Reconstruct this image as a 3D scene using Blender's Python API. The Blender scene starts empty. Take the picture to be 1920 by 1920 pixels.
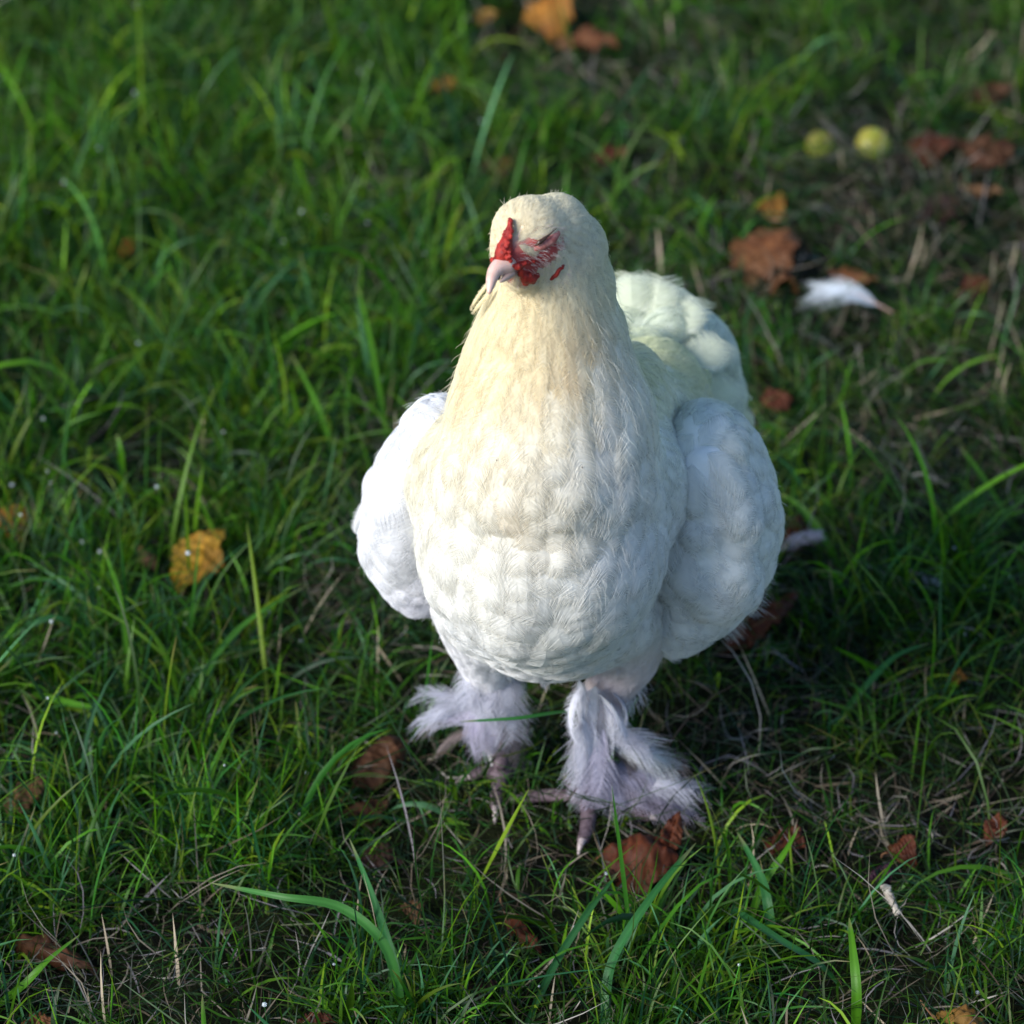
import bpy, bmesh, math, random
import numpy as np
from mathutils import Vector, Matrix, noise
from mathutils.bvhtree import BVHTree

SC = bpy.context.scene
COL = SC.collection
rng = np.random.default_rng(7)
random.seed(7)

# ------------------------------------------------------------------ camera
CAM_H, PITCH, TAN = 1.74, math.radians(32.0), 0.12
cd = bpy.data.cameras.new('camera'); cam = bpy.data.objects.new('camera', cd); COL.objects.link(cam)
cam.location = (0, 0, CAM_H); cam.rotation_euler = (math.pi/2 - PITCH, 0, 0)
cd.sensor_width = 36; cd.lens = 18/TAN; cd.clip_start = 0.05; cd.clip_end = 500
cd.dof.use_dof = True; cd.dof.focus_distance = 2.70; cd.dof.aperture_fstop = 6.4
SC.camera = cam

# ------------------------------------------------------------------ world, sun, exposure
SUN_DIR = Vector((-0.72, -0.50, 0.52)).normalized()      # towards the sun
w = bpy.data.worlds.new('World'); SC.world = w; w.use_nodes = True
nt = w.node_tree; nt.nodes.clear()
sky = nt.nodes.new('ShaderNodeTexSky'); sky.sky_type = 'NISHITA'; sky.sun_disc = False; sky.ozone_density = 3.0; sky.dust_density = 0.4
sky.sun_elevation = math.asin(SUN_DIR.z); sky.sun_rotation = math.atan2(SUN_DIR.x, SUN_DIR.y)
bg = nt.nodes.new('ShaderNodeBackground'); bg.inputs['Strength'].default_value = 0.15
ow = nt.nodes.new('ShaderNodeOutputWorld')
nt.links.new(sky.outputs[0], bg.inputs[0]); nt.links.new(bg.outputs[0], ow.inputs[0])
sl = bpy.data.lights.new('sun', 'SUN'); sl.energy = 4.0; sl.angle = math.radians(30); sl.color = (1.0, 0.97, 0.92)
so = bpy.data.objects.new('sun', sl); COL.objects.link(so)
so.rotation_euler = (-SUN_DIR).to_track_quat('-Z', 'Y').to_euler(); so.location = (-3, -1, 3)
SC.view_settings.view_transform = 'Standard'; SC.view_settings.look = 'None'
SC.view_settings.gamma = 1; SC.view_settings.exposure = 0.44; SC.view_settings.use_curve_mapping = False
SC.cycles.use_denoising = True
SC.cycles.max_bounces = 8; SC.cycles.diffuse_bounces = 6; SC.cycles.transmission_bounces = 5; SC.cycles.transparent_max_bounces = 48

# ------------------------------------------------------------------ helpers
CP, SP = math.cos(PITCH), math.sin(PITCH)
def ray(u, v):
    a = (u-960)/960*TAN; b = (960-v)/960*TAN
    return Vector((a, CP + b*SP, -SP + b*CP))
def at(u, v, Y):
    d = ray(u, v); return Vector((0, 0, CAM_H)) + d*(Y/d.y)
def gnd(u, v, z=0.0):
    d = ray(u, v); return Vector((0, 0, CAM_H)) + d*((z-CAM_H)/d.z)
def mpp(p):                                   # metres per photo pixel at a point
    return (p[1]*CP - (p[2]-CAM_H)*SP)*TAN/960
CR = Vector((1, 0, 0)); CU = Vector((0, SP, CP)); CF = Vector((0, CP, -SP))

def link(o, parent=None):
    COL.objects.link(o)
    if parent is not None: o.parent = parent
    return o
def tag(o, label=None, cat=None, group=None, kind=None):
    if label: o['label'] = label
    if cat: o['category'] = cat
    if group: o['group'] = group
    if kind: o['kind'] = kind
    return o
def empty(name, loc):
    o = bpy.data.objects.new(name, None); o.empty_display_size = 0.05; o.location = loc
    return link(o)
def local(o, parent):                         # parts are modelled in world space: keep them where they are
    o.parent = parent; o.matrix_parent_inverse = Matrix.Translation(-parent.location)
def mesh_obj(name, V, F, mat, parent=None, col=None, smooth=True):
    me = bpy.data.meshes.new(name)
    V = np.asarray(V, dtype=np.float32); F = np.asarray(F, dtype=np.int32)
    nf, k = F.shape
    me.vertices.add(len(V)); me.vertices.foreach_set('co', V.ravel())
    me.loops.add(nf*k); me.loops.foreach_set('vertex_index', F.ravel())
    me.polygons.add(nf); me.polygons.foreach_set('loop_start', np.arange(0, nf*k, k, dtype=np.int32))
    me.polygons.foreach_set('loop_total', np.full(nf, k, dtype=np.int32))
    me.update(calc_edges=True)
    me.polygons.foreach_set('use_smooth', np.full(nf, smooth, dtype=bool))
    if col is not None:
        a = me.color_attributes.new('col', 'FLOAT_COLOR', 'POINT')
        c = np.ones((len(V), 4), np.float32); c[:, :3] = col
        a.data.foreach_set('color', c.ravel())
    me.materials.append(mat); me.validate()
    o = bpy.data.objects.new(name, me); COL.objects.link(o)
    if parent is not None: local(o, parent)
    return o
def fnoise(P, seed, scale, n=6):              # smooth random field, about -1..1
    r = np.random.default_rng(seed); P = np.atleast_2d(P)
    K = r.normal(size=(n, P.shape[1])); K *= (2*math.pi/scale)/np.linalg.norm(K, axis=1, keepdims=True)*r.uniform(.6, 1.5, (n, 1))
    return np.sin(P @ K.T + r.uniform(0, 6.28, n)).sum(1)/math.sqrt(n)
def unit(a):
    return a/np.maximum(np.linalg.norm(a, axis=-1, keepdims=True), 1e-9)

# ------------------------------------------------------------------ materials
def new_mat(name):
    m = bpy.data.materials.new(name); m.use_nodes = True
    m.node_tree.nodes.clear(); return m, m.node_tree
def N(nt, t, **kw):
    n = nt.nodes.new(t)
    for k, v in kw.items():
        if hasattr(n, k): setattr(n, k, v)
        else: n.inputs[k].default_value = v
    return n
def thin_mat(name, trans=0.35, rough=0.5, spec=0.3, noise_scale=0, noise_amt=0.0, attr='col', bump=0, tcol=None):
    """a thin leaf / feather: reflects and lets light through; colour from the object's own colour attribute"""
    m, nt = new_mat(name); L = nt.links
    a = N(nt, 'ShaderNodeAttribute', attribute_name=attr)
    csock = a.outputs['Color']
    tc = N(nt, 'ShaderNodeTexCoord')
    if noise_scale:
        nz = N(nt, 'ShaderNodeTexNoise', Scale=noise_scale, Detail=4.0)
        L.new(tc.outputs['Object'], nz.inputs['Vector'])
        mr = N(nt, 'ShaderNodeMapRange'); mr.inputs[3].default_value = 1-noise_amt; mr.inputs[4].default_value = 1+noise_amt
        L.new(nz.outputs[0], mr.inputs[0])
        mx = N(nt, 'ShaderNodeVectorMath', operation='MULTIPLY'); L.new(csock, mx.inputs[0]); L.new(mr.outputs[0], mx.inputs[1])
        csock = mx.outputs[0]
    p = N(nt, 'ShaderNodeBsdfPrincipled', Roughness=rough); p.inputs['Specular IOR Level'].default_value = spec
    L.new(csock, p.inputs['Base Color'])
    t = N(nt, 'ShaderNodeBsdfTranslucent')
    if tcol:
        tm = N(nt, 'ShaderNodeVectorMath', operation='MULTIPLY'); tm.inputs[1].default_value = tcol
        L.new(csock, tm.inputs[0]); L.new(tm.outputs[0], t.inputs[0])
    else: L.new(csock, t.inputs[0])
    if bump:
        b = N(nt, 'ShaderNodeBump', Strength=bump, Distance=0.0006)
        nb = N(nt, 'ShaderNodeTexNoise', Scale=900.0, Detail=3.0); L.new(tc.outputs['Object'], nb.inputs['Vector'])
        L.new(nb.outputs[0], b.inputs['Height']); L.new(b.outputs[0], p.inputs['Normal'])
    s = N(nt, 'ShaderNodeMixShader'); s.inputs[0].default_value = trans
    o = N(nt, 'ShaderNodeOutputMaterial')
    L.new(p.outputs[0], s.inputs[1]); L.new(t.outputs[0], s.inputs[2]); L.new(s.outputs[0], o.inputs[0])
    return m
def add_fade(m):
    nt = m.node_tree; L = nt.links; o = [n for n in nt.nodes if n.type == 'OUTPUT_MATERIAL'][0]; src = o.inputs[0].links[0].from_socket
    a = N(nt, 'ShaderNodeAttribute', attribute_name='edge'); t = N(nt, 'ShaderNodeBsdfTransparent'); x = N(nt, 'ShaderNodeMixShader')
    L.new(a.outputs['Fac'], x.inputs[0]); L.new(src, x.inputs[1]); L.new(t.outputs[0], x.inputs[2]); L.new(x.outputs[0], o.inputs[0]); return m
def solid_mat(name, c1, c2, scale=60, rough=0.6, spec=0.3, bump=0.3, bscale=300, sss=0, dist=0.001):
    m, nt = new_mat(name); L = nt.links
    tc = N(nt, 'ShaderNodeTexCoord')
    nz = N(nt, 'ShaderNodeTexNoise', Scale=float(scale), Detail=5.0); L.new(tc.outputs['Object'], nz.inputs['Vector'])
    cr = N(nt, 'ShaderNodeValToRGB'); cr.color_ramp.elements[0].position = .35; cr.color_ramp.elements[1].position = .65
    cr.color_ramp.elements[0].color = (*c1, 1); cr.color_ramp.elements[1].color = (*c2, 1)
    L.new(nz.outputs[0], cr.inputs[0])
    p = N(nt, 'ShaderNodeBsdfPrincipled', Roughness=rough); p.inputs['Specular IOR Level'].default_value = spec
    if sss:
        p.inputs['Subsurface Weight'].default_value = sss; p.inputs['Subsurface Scale'].default_value = 0.004
        p.inputs['Subsurface Radius'].default_value = (1, .35, .2)
    L.new(cr.outputs[0], p.inputs['Base Color'])
    nb = N(nt, 'ShaderNodeTexNoise', Scale=float(bscale), Detail=4.0); L.new(tc.outputs['Object'], nb.inputs['Vector'])
    b = N(nt, 'ShaderNodeBump', Strength=bump, Distance=dist); L.new(nb.outputs[0], b.inputs['Height']); L.new(b.outputs[0], p.inputs['Normal'])
    o = N(nt, 'ShaderNodeOutputMaterial'); L.new(p.outputs[0], o.inputs[0])
    return m

M_vane = add_fade(thin_mat('feather_vane', .25, .9, .0, 40, .04))
M_barb = thin_mat('feather_barb', .35, .9, .0)
M_body = thin_mat('skin_and_down', .0, .8, .1, 60, .08, bump=.4)
M_comb = solid_mat('comb_red', (.17, .008, .007), (.44, .03, .018), 220, .6, .35, .6, 900, .3)
M_beak = solid_mat('beak_horn', (.58, .36, .30), (.74, .54, .46), 90, .35, .5, .15, 300, .3)
M_horn = solid_mat('lower_beak_horn', (.42, .27, .22), (.58, .42, .34), 90, .4, .4, .2, 300)
M_nail = solid_mat('claw_horn', (.42, .33, .33), (.60, .50, .48), 90, .35, .5, .15, 300)
M_toe = solid_mat('toe_scales', (.07, .045, .055), (.16, .115, .135), 300, .6, .3, .6, 900)
M_dark = solid_mat('dark_eye', (.02, .010, .007), (.06, .03, .018), 90, .25, .5, .1, 300)
M_lid = solid_mat('eyelid_skin', (.30, .07, .06), (.48, .20, .17), 260, .55, .4, .4, 800)

# ------------------------------------------------------------------ ground
def ground_z(x, y):
    P = np.stack([np.ravel(x), np.ravel(y)], 1)
    near = np.exp(-((P[:, 0]/2.5)**2 + ((P[:, 1]-2.8)/3.5)**2))
    z = 0.007*fnoise(P, 3, .55) + 0.004*fnoise(P, 4, .2)
    return (z*near).reshape(np.shape(x))
def axis(lo, hi, step, far):
    a = np.arange(lo, hi, step); g = [hi]; s = step
    while g[-1] < far: s *= 1.5; g.append(g[-1]+s)
    l = [lo]; s = step
    while l[-1] > -far: s *= 1.5; l.append(l[-1]-s)
    return np.array(sorted(set(list(a)+g+l)))
gx, gy = axis(-1.6, 1.6, .025, 120), axis(1.2, 5.2, .025, 120)
X, Y = np.meshgrid(gx, gy); Z = ground_z(X, Y)
nx, ny = len(gx), len(gy); idx = np.arange(nx*ny).reshape(ny, nx)
Fg = np.stack([idx[:-1, :-1], idx[:-1, 1:], idx[1:, 1:], idx[1:, :-1]], -1).reshape(-1, 4)
def ground_mat():
    m, nt = new_mat('soil_and_thatch'); L = nt.links
    tc = N(nt, 'ShaderNodeTexCoord'); n1 = N(nt, 'ShaderNodeTexNoise', Scale=9.0, Detail=8.0, Roughness=.7)
    L.new(tc.outputs['Object'], n1.inputs['Vector'])
    cr = N(nt, 'ShaderNodeValToRGB'); e = cr.color_ramp.elements
    e[0].position = .35; e[0].color = (.006, .005, .004, 1); e[1].position = .6; e[1].color = (.010, .014, .004, 1)
    x = e.new(.75); x.color = (.025, .020, .013, 1)
    L.new(n1.outputs[0], cr.inputs[0])
    p = N(nt, 'ShaderNodeBsdfPrincipled', Roughness=.95); p.inputs['Specular IOR Level'].default_value = .1
    L.new(cr.outputs[0], p.inputs['Base Color'])
    n2 = N(nt, 'ShaderNodeTexNoise', Scale=140.0, Detail=6.0); L.new(tc.outputs['Object'], n2.inputs['Vector'])
    b = N(nt, 'ShaderNodeBump', Strength=.9, Distance=.006); L.new(n2.outputs[0], b.inputs['Height']); L.new(b.outputs[0], p.inputs['Normal'])
    o = N(nt, 'ShaderNodeOutputMaterial'); L.new(p.outputs[0], o.inputs[0]); return m
g = mesh_obj('ground', np.stack([X.ravel(), Y.ravel(), Z.ravel()], 1), Fg, ground_mat())
tag(g, 'dark soil and thatch under the grass', kind='structure')

# ================================================================== THE HEN
hen = empty('hen', (gnd(1030, 1500).x, gnd(1030, 1500).y, 0.0))
tag(hen, 'white hen with red comb and feathered feet standing in the grass', 'hen')

ICO = None
def ico(sub=3):
    global ICO
    if ICO is None:
        bm = bmesh.new(); bmesh.ops.create_icosphere(bm, subdivisions=sub, radius=1)
        ICO = (np.array([v.co for v in bm.verts]), np.array([[v.index for v in f.verts] for f in bm.faces])); bm.free()
    return ICO
BAS = np.array([CR, CU, CF])
def blobs_to_mesh(name, blobs, voxel, smooth_it, mat, parent, fac=.5, lumps=None):
    """blobs: (centre, rx, ry, rd) ellipsoids -> one continuous surface"""
    V0, F0 = ico(); Vs = []; Fs = []; off = 0
    for c, rx, ry, rd in blobs:
        Vs.append(V0 @ (BAS*np.array([[rx], [ry], [rd]])) + np.array(c)); Fs.append(F0+off); off += len(V0)
    o = mesh_obj(name, np.concatenate(Vs), np.concatenate(Fs), mat)
    md = o.modifiers.new('r', 'REMESH'); md.mode = 'VOXEL'; md.voxel_size = voxel
    if smooth_it:
        ms = o.modifiers.new('s', 'SMOOTH'); ms.factor = fac; ms.iterations = smooth_it
    dg = bpy.context.evaluated_depsgraph_get(); dg.update()
    me = bpy.data.meshes.new_from_object(o.evaluated_get(dg))
    o.modifiers.clear(); old = o.data; o.data = me; me.name = name; bpy.data.meshes.remove(old)
    me.materials.clear(); me.materials.append(mat)
    me.polygons.foreach_set('use_smooth', np.ones(len(me.polygons), dtype=bool))
    if lumps:                                   # soft mounds of plumage
        k = len(me.vertices); V = np.empty(k*3, np.float32); Nn = np.empty(k*3, np.float32)
        me.vertices.foreach_get('co', V); me.vertices.foreach_get('normal', Nn); V = V.reshape(-1, 3); Nn = Nn.reshape(-1, 3)
        for amp, sc_, sd_, zlo in lumps:
            h = 2*np.abs(np.clip(fnoise(V, sd_, sc_, 8)*.62, -1, 1))**.75-1
            V = V+Nn*(amp*h*np.clip((V[:, 2]-zlo)/.03, 0, 1)*np.clip((.44-V[:, 2])/.06, .12, 1))[:, None]
        me.vertices.foreach_set('co', V.astype(np.float32).ravel()); me.update()
    if parent is not None: local(o, parent)
    return o
def blob(u, v, Y, rx, ry, rd):
    p = at(u, v, Y); k = mpp(p); return (p, rx*k, ry*k, rd)
def chain(pts, n=8):
    """pts: (u,v,Y,r px, rd m) interpolated into a tapering limb"""
    out = []
    for a, b in zip(pts[:-1], pts[1:]):
        for i in range(n):
            t = i/n; q = [a[j]*(1-t)+b[j]*t for j in range(len(a))]
            p = at(q[0], q[1], q[2]); k = mpp(p)
            out.append((p, q[3]*k, q[3]*k, q[4] if len(q) > 4 else q[3]*k))
    q = pts[-1]; p = at(q[0], q[1], q[2]); k = mpp(p); out.append((p, q[3]*k, q[3]*k, q[4] if len(q) > 4 else q[3]*k))
    return out

torso = []
torso += [blob(1014, 1020, 2.350, 234, 232, .100), blob(1020, 900, 2.347, 218, 200, .090), blob(1035, 1140, 2.38, 185, 136, .088),
          blob(1090, 900, 2.44, 225, 190, .10), blob(1150, 830, 2.50, 205, 190, .10), blob(1180, 800, 2.56, 170, 170, .09),
          blob(1110, 1000, 2.45, 215, 190, .10), blob(1165, 760, 2.43, 100, 120, .06), blob(1215, 790, 2.46, 95, 100, .06), blob(1215, 740, 2.52, 110, 110, .07),
          blob(852, 900, 2.395, 92, 140, .06), blob(1205, 910, 2.385, 88, 140, .055), blob(935, 1135, 2.375, 118, 104, .07), blob(1125, 1150, 2.385, 118, 100, .07)]
torso += chain([(1020, 462, 2.345, 84, .030), (1030, 520, 2.352, 99, .034), (1026, 600, 2.352, 124, .042), (1028, 700, 2.352, 166, .056), (1032, 800, 2.35, 200, .072), (1026, 900, 2.35, 218, .088)], 9)
torso += [blob(995, 440, 2.330, 77, 74, .030), blob(1044, 432, 2.345, 64, 72, .028), blob(1064, 466, 2.355, 76, 76, .030), blob(1070, 540, 2.36, 86, 92, .034), blob(1072, 630, 2.36, 108, 100, .04), blob(962, 470, 2.315, 44, 54, .022), blob(975, 520, 2.318, 34, 26, .018)]
# thighs and shanks
LF = gnd(938, 1470); RF = gnd(1100, 1520)
torso += chain([(905, 1130, 2.40, 100), (915, 1225, 2.415, 60), (925, 1300, 2.42, 32), (930, 1380, LF.y, 24), (937, 1452, LF.y, 20)], 8)
torso += chain([(1165, 1150, 2.40, 105), (1168, 1232, 2.41, 66), (1128, 1318, 2.40, 32), (1104, 1400, RF.y, 26), (1100, 1490, RF.y, 20)], 8)
body = blobs_to_mesh('body', torso, .0035, 16, M_body, hen, lumps=[(.0011, .085, 7, .13), (.0012, .045, 8, .13)])

wr = chain([(1318, 862, 2.42, 106, .064), (1332, 960, 2.410, 122, .064), (1326, 1050, 2.400, 112, .056), (1300, 1130, 2.40, 80, .042), (1262, 1188, 2.395, 44, .024)], 7) + [blob(1300, 960, 2.50, 100, 160, .07)]
wing_r = blobs_to_mesh('wing', wr, .0035, 12, M_body, hen, lumps=[(.0042, .09, 17, -.1), (.0013, .05, 18, -.1)])
wl = chain([(838, 824, 2.43, 86, .06), (780, 930, 2.44, 92, .062), (764, 1010, 2.435, 84, .055), (790, 1085, 2.425, 64, .034), (806, 1112, 2.42, 42, .022)], 7) + [blob(850, 960, 2.50, 95, 160, .07)]
wing_l = blobs_to_mesh('wing', wl, .0035, 12, M_body, hen, lumps=[(.0030, .09, 27, -.1), (.0011, .05, 28, -.1)])
tl = [blob(1215, 665, 2.60, 132, 125, .07), blob(1268, 700, 2.62, 118, 130, .06), blob(1300, 760, 2.61, 92, 110, .06), blob(1180, 760, 2.55, 150, 150, .09),
      blob(1195, 590, 2.62, 75, 66, .04)]
tail = blobs_to_mesh('tail', tl, .0035, 20, M_body, hen, lumps=[(.0050, .08, 37, -.1), (.0022, .045, 38, -.1)])

def bvh_of(o):
    me = o.data; V = np.empty(len(me.vertices)*3, np.float32); me.vertices.foreach_get('co', V); V = V.reshape(-1, 3)
    return BVHTree.FromPolygons([tuple(v) for v in V], [tuple(p.vertices) for p in me.polygons]), V
BV = {o.name: bvh_of(o) for o in (body, wing_r, wing_l, tail)}
def surf(u, v, which=None):
    d = ray(u, v).normalized(); hit = BV[(which or body).name][0].ray_cast(Vector((0, 0, CAM_H)), d)
    return hit[0], hit[1]
#PLUMAGE
# ---- plumage: every feather is a cambered vane laid along the body with barbs fringing it
def ctl(u, v, Y, u2, v2, Y2, L, W, puff, col):
    a = np.array(at(u, v, Y)); b = np.array(at(u2, v2, Y2)); return (a, unit(b-a), L, W, puff, np.array(col))
WHT = (.82, .82, .83); CRM = (.83, .68, .40); CRM2 = (.85, .75, .50); TAN_ = (.60, .42, .20); GRN = (.66, .70, .42); GRN2 = (.66, .73, .58); DUST = (.56, .52, .54)  # GRN tones: brassiness plus the yellow-green light on the back, put into colour
C_body = [
 ctl(1000, 385, 2.33, 1060, 372, 2.40, .012, .0045, .0012, (.80, .72, .52)),
 ctl(960, 400, 2.30, 985, 365, 2.33, .009, .004, .0010, (.82, .70, .46)),
 ctl(1050, 400, 2.33, 1100, 410, 2.38, .014, .005, .0014, (.72, .70, .52)),
 ctl(1060, 470, 2.31, 1100, 520, 2.35, .018, .006, .0014, WHT),
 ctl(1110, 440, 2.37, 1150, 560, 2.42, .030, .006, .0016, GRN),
 ctl(990, 550, 2.30, 982, 640, 2.29, .026, .008, .0016, CRM),
 ctl(935, 580, 2.31, 915, 660, 2.31, .030, .007, .0016, CRM2),
 ctl(980, 650, 2.29, 965, 770, 2.28, .042, .011, .0022, CRM2),
 ctl(1050, 640, 2.29, 1060, 770, 2.28, .040, .011, .0022, CRM),
 ctl(880, 660, 2.32, 850, 780, 2.33, .052, .009, .0020, CRM2),
 ctl(1120, 650, 2.32, 1160, 790, 2.33, .062, .010, .0022, WHT),
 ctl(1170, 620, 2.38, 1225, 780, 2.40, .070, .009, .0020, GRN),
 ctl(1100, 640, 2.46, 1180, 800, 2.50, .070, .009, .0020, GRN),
 ctl(900, 640, 2.44, 860, 800, 2.48, .070, .009, .0020, CRM2),
 ctl(900, 800, 2.28, 880, 900, 2.27, .042, .023, .0040, (.85, .81, .70)),
 ctl(1000, 800, 2.26, 1000, 920, 2.25, .042, .023, .0040, (.81, .76, .65)),
 ctl(1130, 800, 2.29, 1150, 920, 2.28, .044, .023, .0038, WHT),
 ctl(1220, 800, 2.36, 1260, 900, 2.38, .050, .014, .0030, (.78, .81, .76)), ctl(1225, 930, 2.36, 1235, 1030, 2.37, .042, .020, .0040, WHT),
 ctl(980, 930, 2.24, 985, 1010, 2.24, .036, .025, .0052, (.76, .68, .52)),
 ctl(860, 980, 2.27, 850, 1080, 2.28, .038, .028, .0050, (.84, .83, .78)),
 ctl(1000, 1000, 2.25, 1005, 1090, 2.25, .038, .027, .0054, (.82, .79, .70)), ctl(1010, 1080, 2.25, 1015, 1170, 2.26, .038, .029, .0056, (.83, .82, .80)),
 ctl(1170, 980, 2.28, 1180, 1080, 2.29, .040, .028, .0050, WHT),
 ctl(900, 1150, 2.30, 925, 1230, 2.33, .036, .025, .0046, WHT),
 ctl(1100, 1170, 2.30, 1110, 1250, 2.33, .040, .027, .0046, (.78, .78, .74)),
 ctl(1030, 1250, 2.36, 1045, 1330, 2.40, .034, .016, .0036, WHT),
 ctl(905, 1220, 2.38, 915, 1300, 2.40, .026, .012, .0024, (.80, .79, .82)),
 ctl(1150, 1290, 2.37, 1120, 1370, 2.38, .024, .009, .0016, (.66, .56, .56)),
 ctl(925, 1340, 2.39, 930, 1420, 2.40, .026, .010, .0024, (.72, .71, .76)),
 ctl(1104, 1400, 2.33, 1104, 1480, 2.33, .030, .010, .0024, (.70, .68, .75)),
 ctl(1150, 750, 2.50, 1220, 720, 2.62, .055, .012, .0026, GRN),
 ctl(1150, 900, 2.55, 1200, 900, 2.70, .050, .022, .004, WHT),
 ctl(950, 900, 2.55, 960, 900, 2.70, .050, .022, .004, WHT),
 ctl(1050, 1150, 2.52, 1080, 1200, 2.62, .050, .022, .004, WHT)]
C_wr = [  # greener edge tones include the yellow-green light falling on this wing
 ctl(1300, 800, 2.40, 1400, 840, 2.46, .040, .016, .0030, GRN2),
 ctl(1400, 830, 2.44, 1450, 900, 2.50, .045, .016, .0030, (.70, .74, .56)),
 ctl(1290, 880, 2.38, 1340, 960, 2.40, .040, .026, .0052, WHT), ctl(1335, 850, 2.38, 1370, 930, 2.41, .040, .024, .0058, WHT),
 ctl(1380, 930, 2.39, 1430, 1010, 2.43, .042, .020, .0042, (.78, .80, .76)),
 ctl(1280, 1020, 2.38, 1290, 1120, 2.38, .044, .030, .0060, WHT),
 ctl(1370, 1060, 2.39, 1375, 1160, 2.42, .050, .030, .0060, WHT),
 ctl(1430, 1020, 2.42, 1430, 1120, 2.47, .055, .018, .0040, (.72, .76, .62)),
 ctl(1290, 1150, 2.39, 1270, 1240, 2.40, .040, .020, .0042, (.78, .78, .80)),
 ctl(1300, 960, 2.58, 1330, 1060, 2.68, .070, .020, .003, WHT)]
C_wl = [
 ctl(820, 780, 2.40, 770, 850, 2.42, .034, .017, .0036, WHT),
 ctl(750, 880, 2.40, 710, 960, 2.42, .042, .026, .0046, WHT),
 ctl(740, 1000, 2.40, 735, 1080, 2.40, .040, .027, .0052, WHT),
 ctl(700, 960, 2.42, 680, 1040, 2.46, .044, .018, .0040, WHT),
 ctl(790, 1080, 2.40, 815, 1160, 2.41, .034, .018, .0042, (.76, .75, .82)),
 ctl(820, 960, 2.58, 800, 1060, 2.68, .070, .020, .003, WHT)]
C_tl = [  # greenish tail tones hold yellow-green light as feather colour
 ctl(1180, 560, 2.58, 1240, 500, 2.62, .060, .030, .0045, (.75, .78, .62)),
 ctl(1260, 600, 2.58, 1330, 570, 2.64, .056, .030, .0055, (.76, .80, .68)),
 ctl(1330, 700, 2.58, 1400, 720, 2.64, .054, .030, .0055, (.76, .80, .72)),
 ctl(1240, 700, 2.55, 1310, 700, 2.60, .050, .026, .0050, (.72, .79, .76)),
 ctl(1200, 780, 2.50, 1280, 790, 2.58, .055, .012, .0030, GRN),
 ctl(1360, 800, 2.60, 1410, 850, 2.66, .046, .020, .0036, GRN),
 ctl(1250, 700, 2.70, 1270, 740, 2.80, .050, .022, .0036, WHT)]
def soften(C, lo):
    return [(a, d, L, W, p*(.50 if W < .0115 else .68), c) for a, d, L, W, p, c in C]
C_body = soften(C_body, 0)
def field(P, C, sig=.034):
    c = np.array([x[0] for x in C]); d2 = ((P[:, None, :]-c[None])**2).sum(-1)
    ww = (d2+.0003)**-2.2; ww /= ww.sum(1, keepdims=True)
    wc = (d2+.0009)**-1.6; wc /= wc.sum(1, keepdims=True)
    g = lambda k: ww @ np.array([x[k] for x in C])
    return unit(g(1)), g(2), g(3), g(4), wc @ np.array([x[5] for x in C])

FACE = []            # (point, radius) where the skin is bare: filled below
def sample_surface(o, n, seed):
    me = o.data; me.calc_loop_triangles(); V = BV[o.name][1]
    T = np.empty(len(me.loop_triangles)*3, np.int32); me.loop_triangles.foreach_get('vertices', T); T = T.reshape(-1, 3)
    A, B, Cc = V[T[:, 0]], V[T[:, 1]], V[T[:, 2]]; cr = np.cross(B-A, Cc-A); ar = np.linalg.norm(cr, axis=1)
    r = np.random.default_rng(seed); k = r.choice(len(T), n, p=ar/ar.sum()); a = r.random((n, 1)); b = r.random((n, 1))
    f = a+b > 1; a = np.where(f, 1-a, a); b = np.where(f, 1-b, b)
    return A[k]+(B-A)[k]*a+(Cc-A)[k]*b, unit(cr[k])
def poisson(P, rad, cell=.012):
    grid = {}; keep = []
    for i in range(len(P)):
        p = P[i]; r = rad[i]; c = (int(p[0]//cell), int(p[1]//cell), int(p[2]//cell)); ok = True
        for dx in (-1, 0, 1):
            for dy in (-1, 0, 1):
                for dz in (-1, 0, 1):
                    for j in grid.get((c[0]+dx, c[1]+dy, c[2]+dz), ()):
                        q = P[j]
                        if (p[0]-q[0])**2+(p[1]-q[1])**2+(p[2]-q[2])**2 < r*r: ok = False; break
                    if not ok: break
                if not ok: break
            if not ok: break
        if ok: keep.append(i); grid.setdefault(c, []).append(i)
    return np.array(keep)

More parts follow.
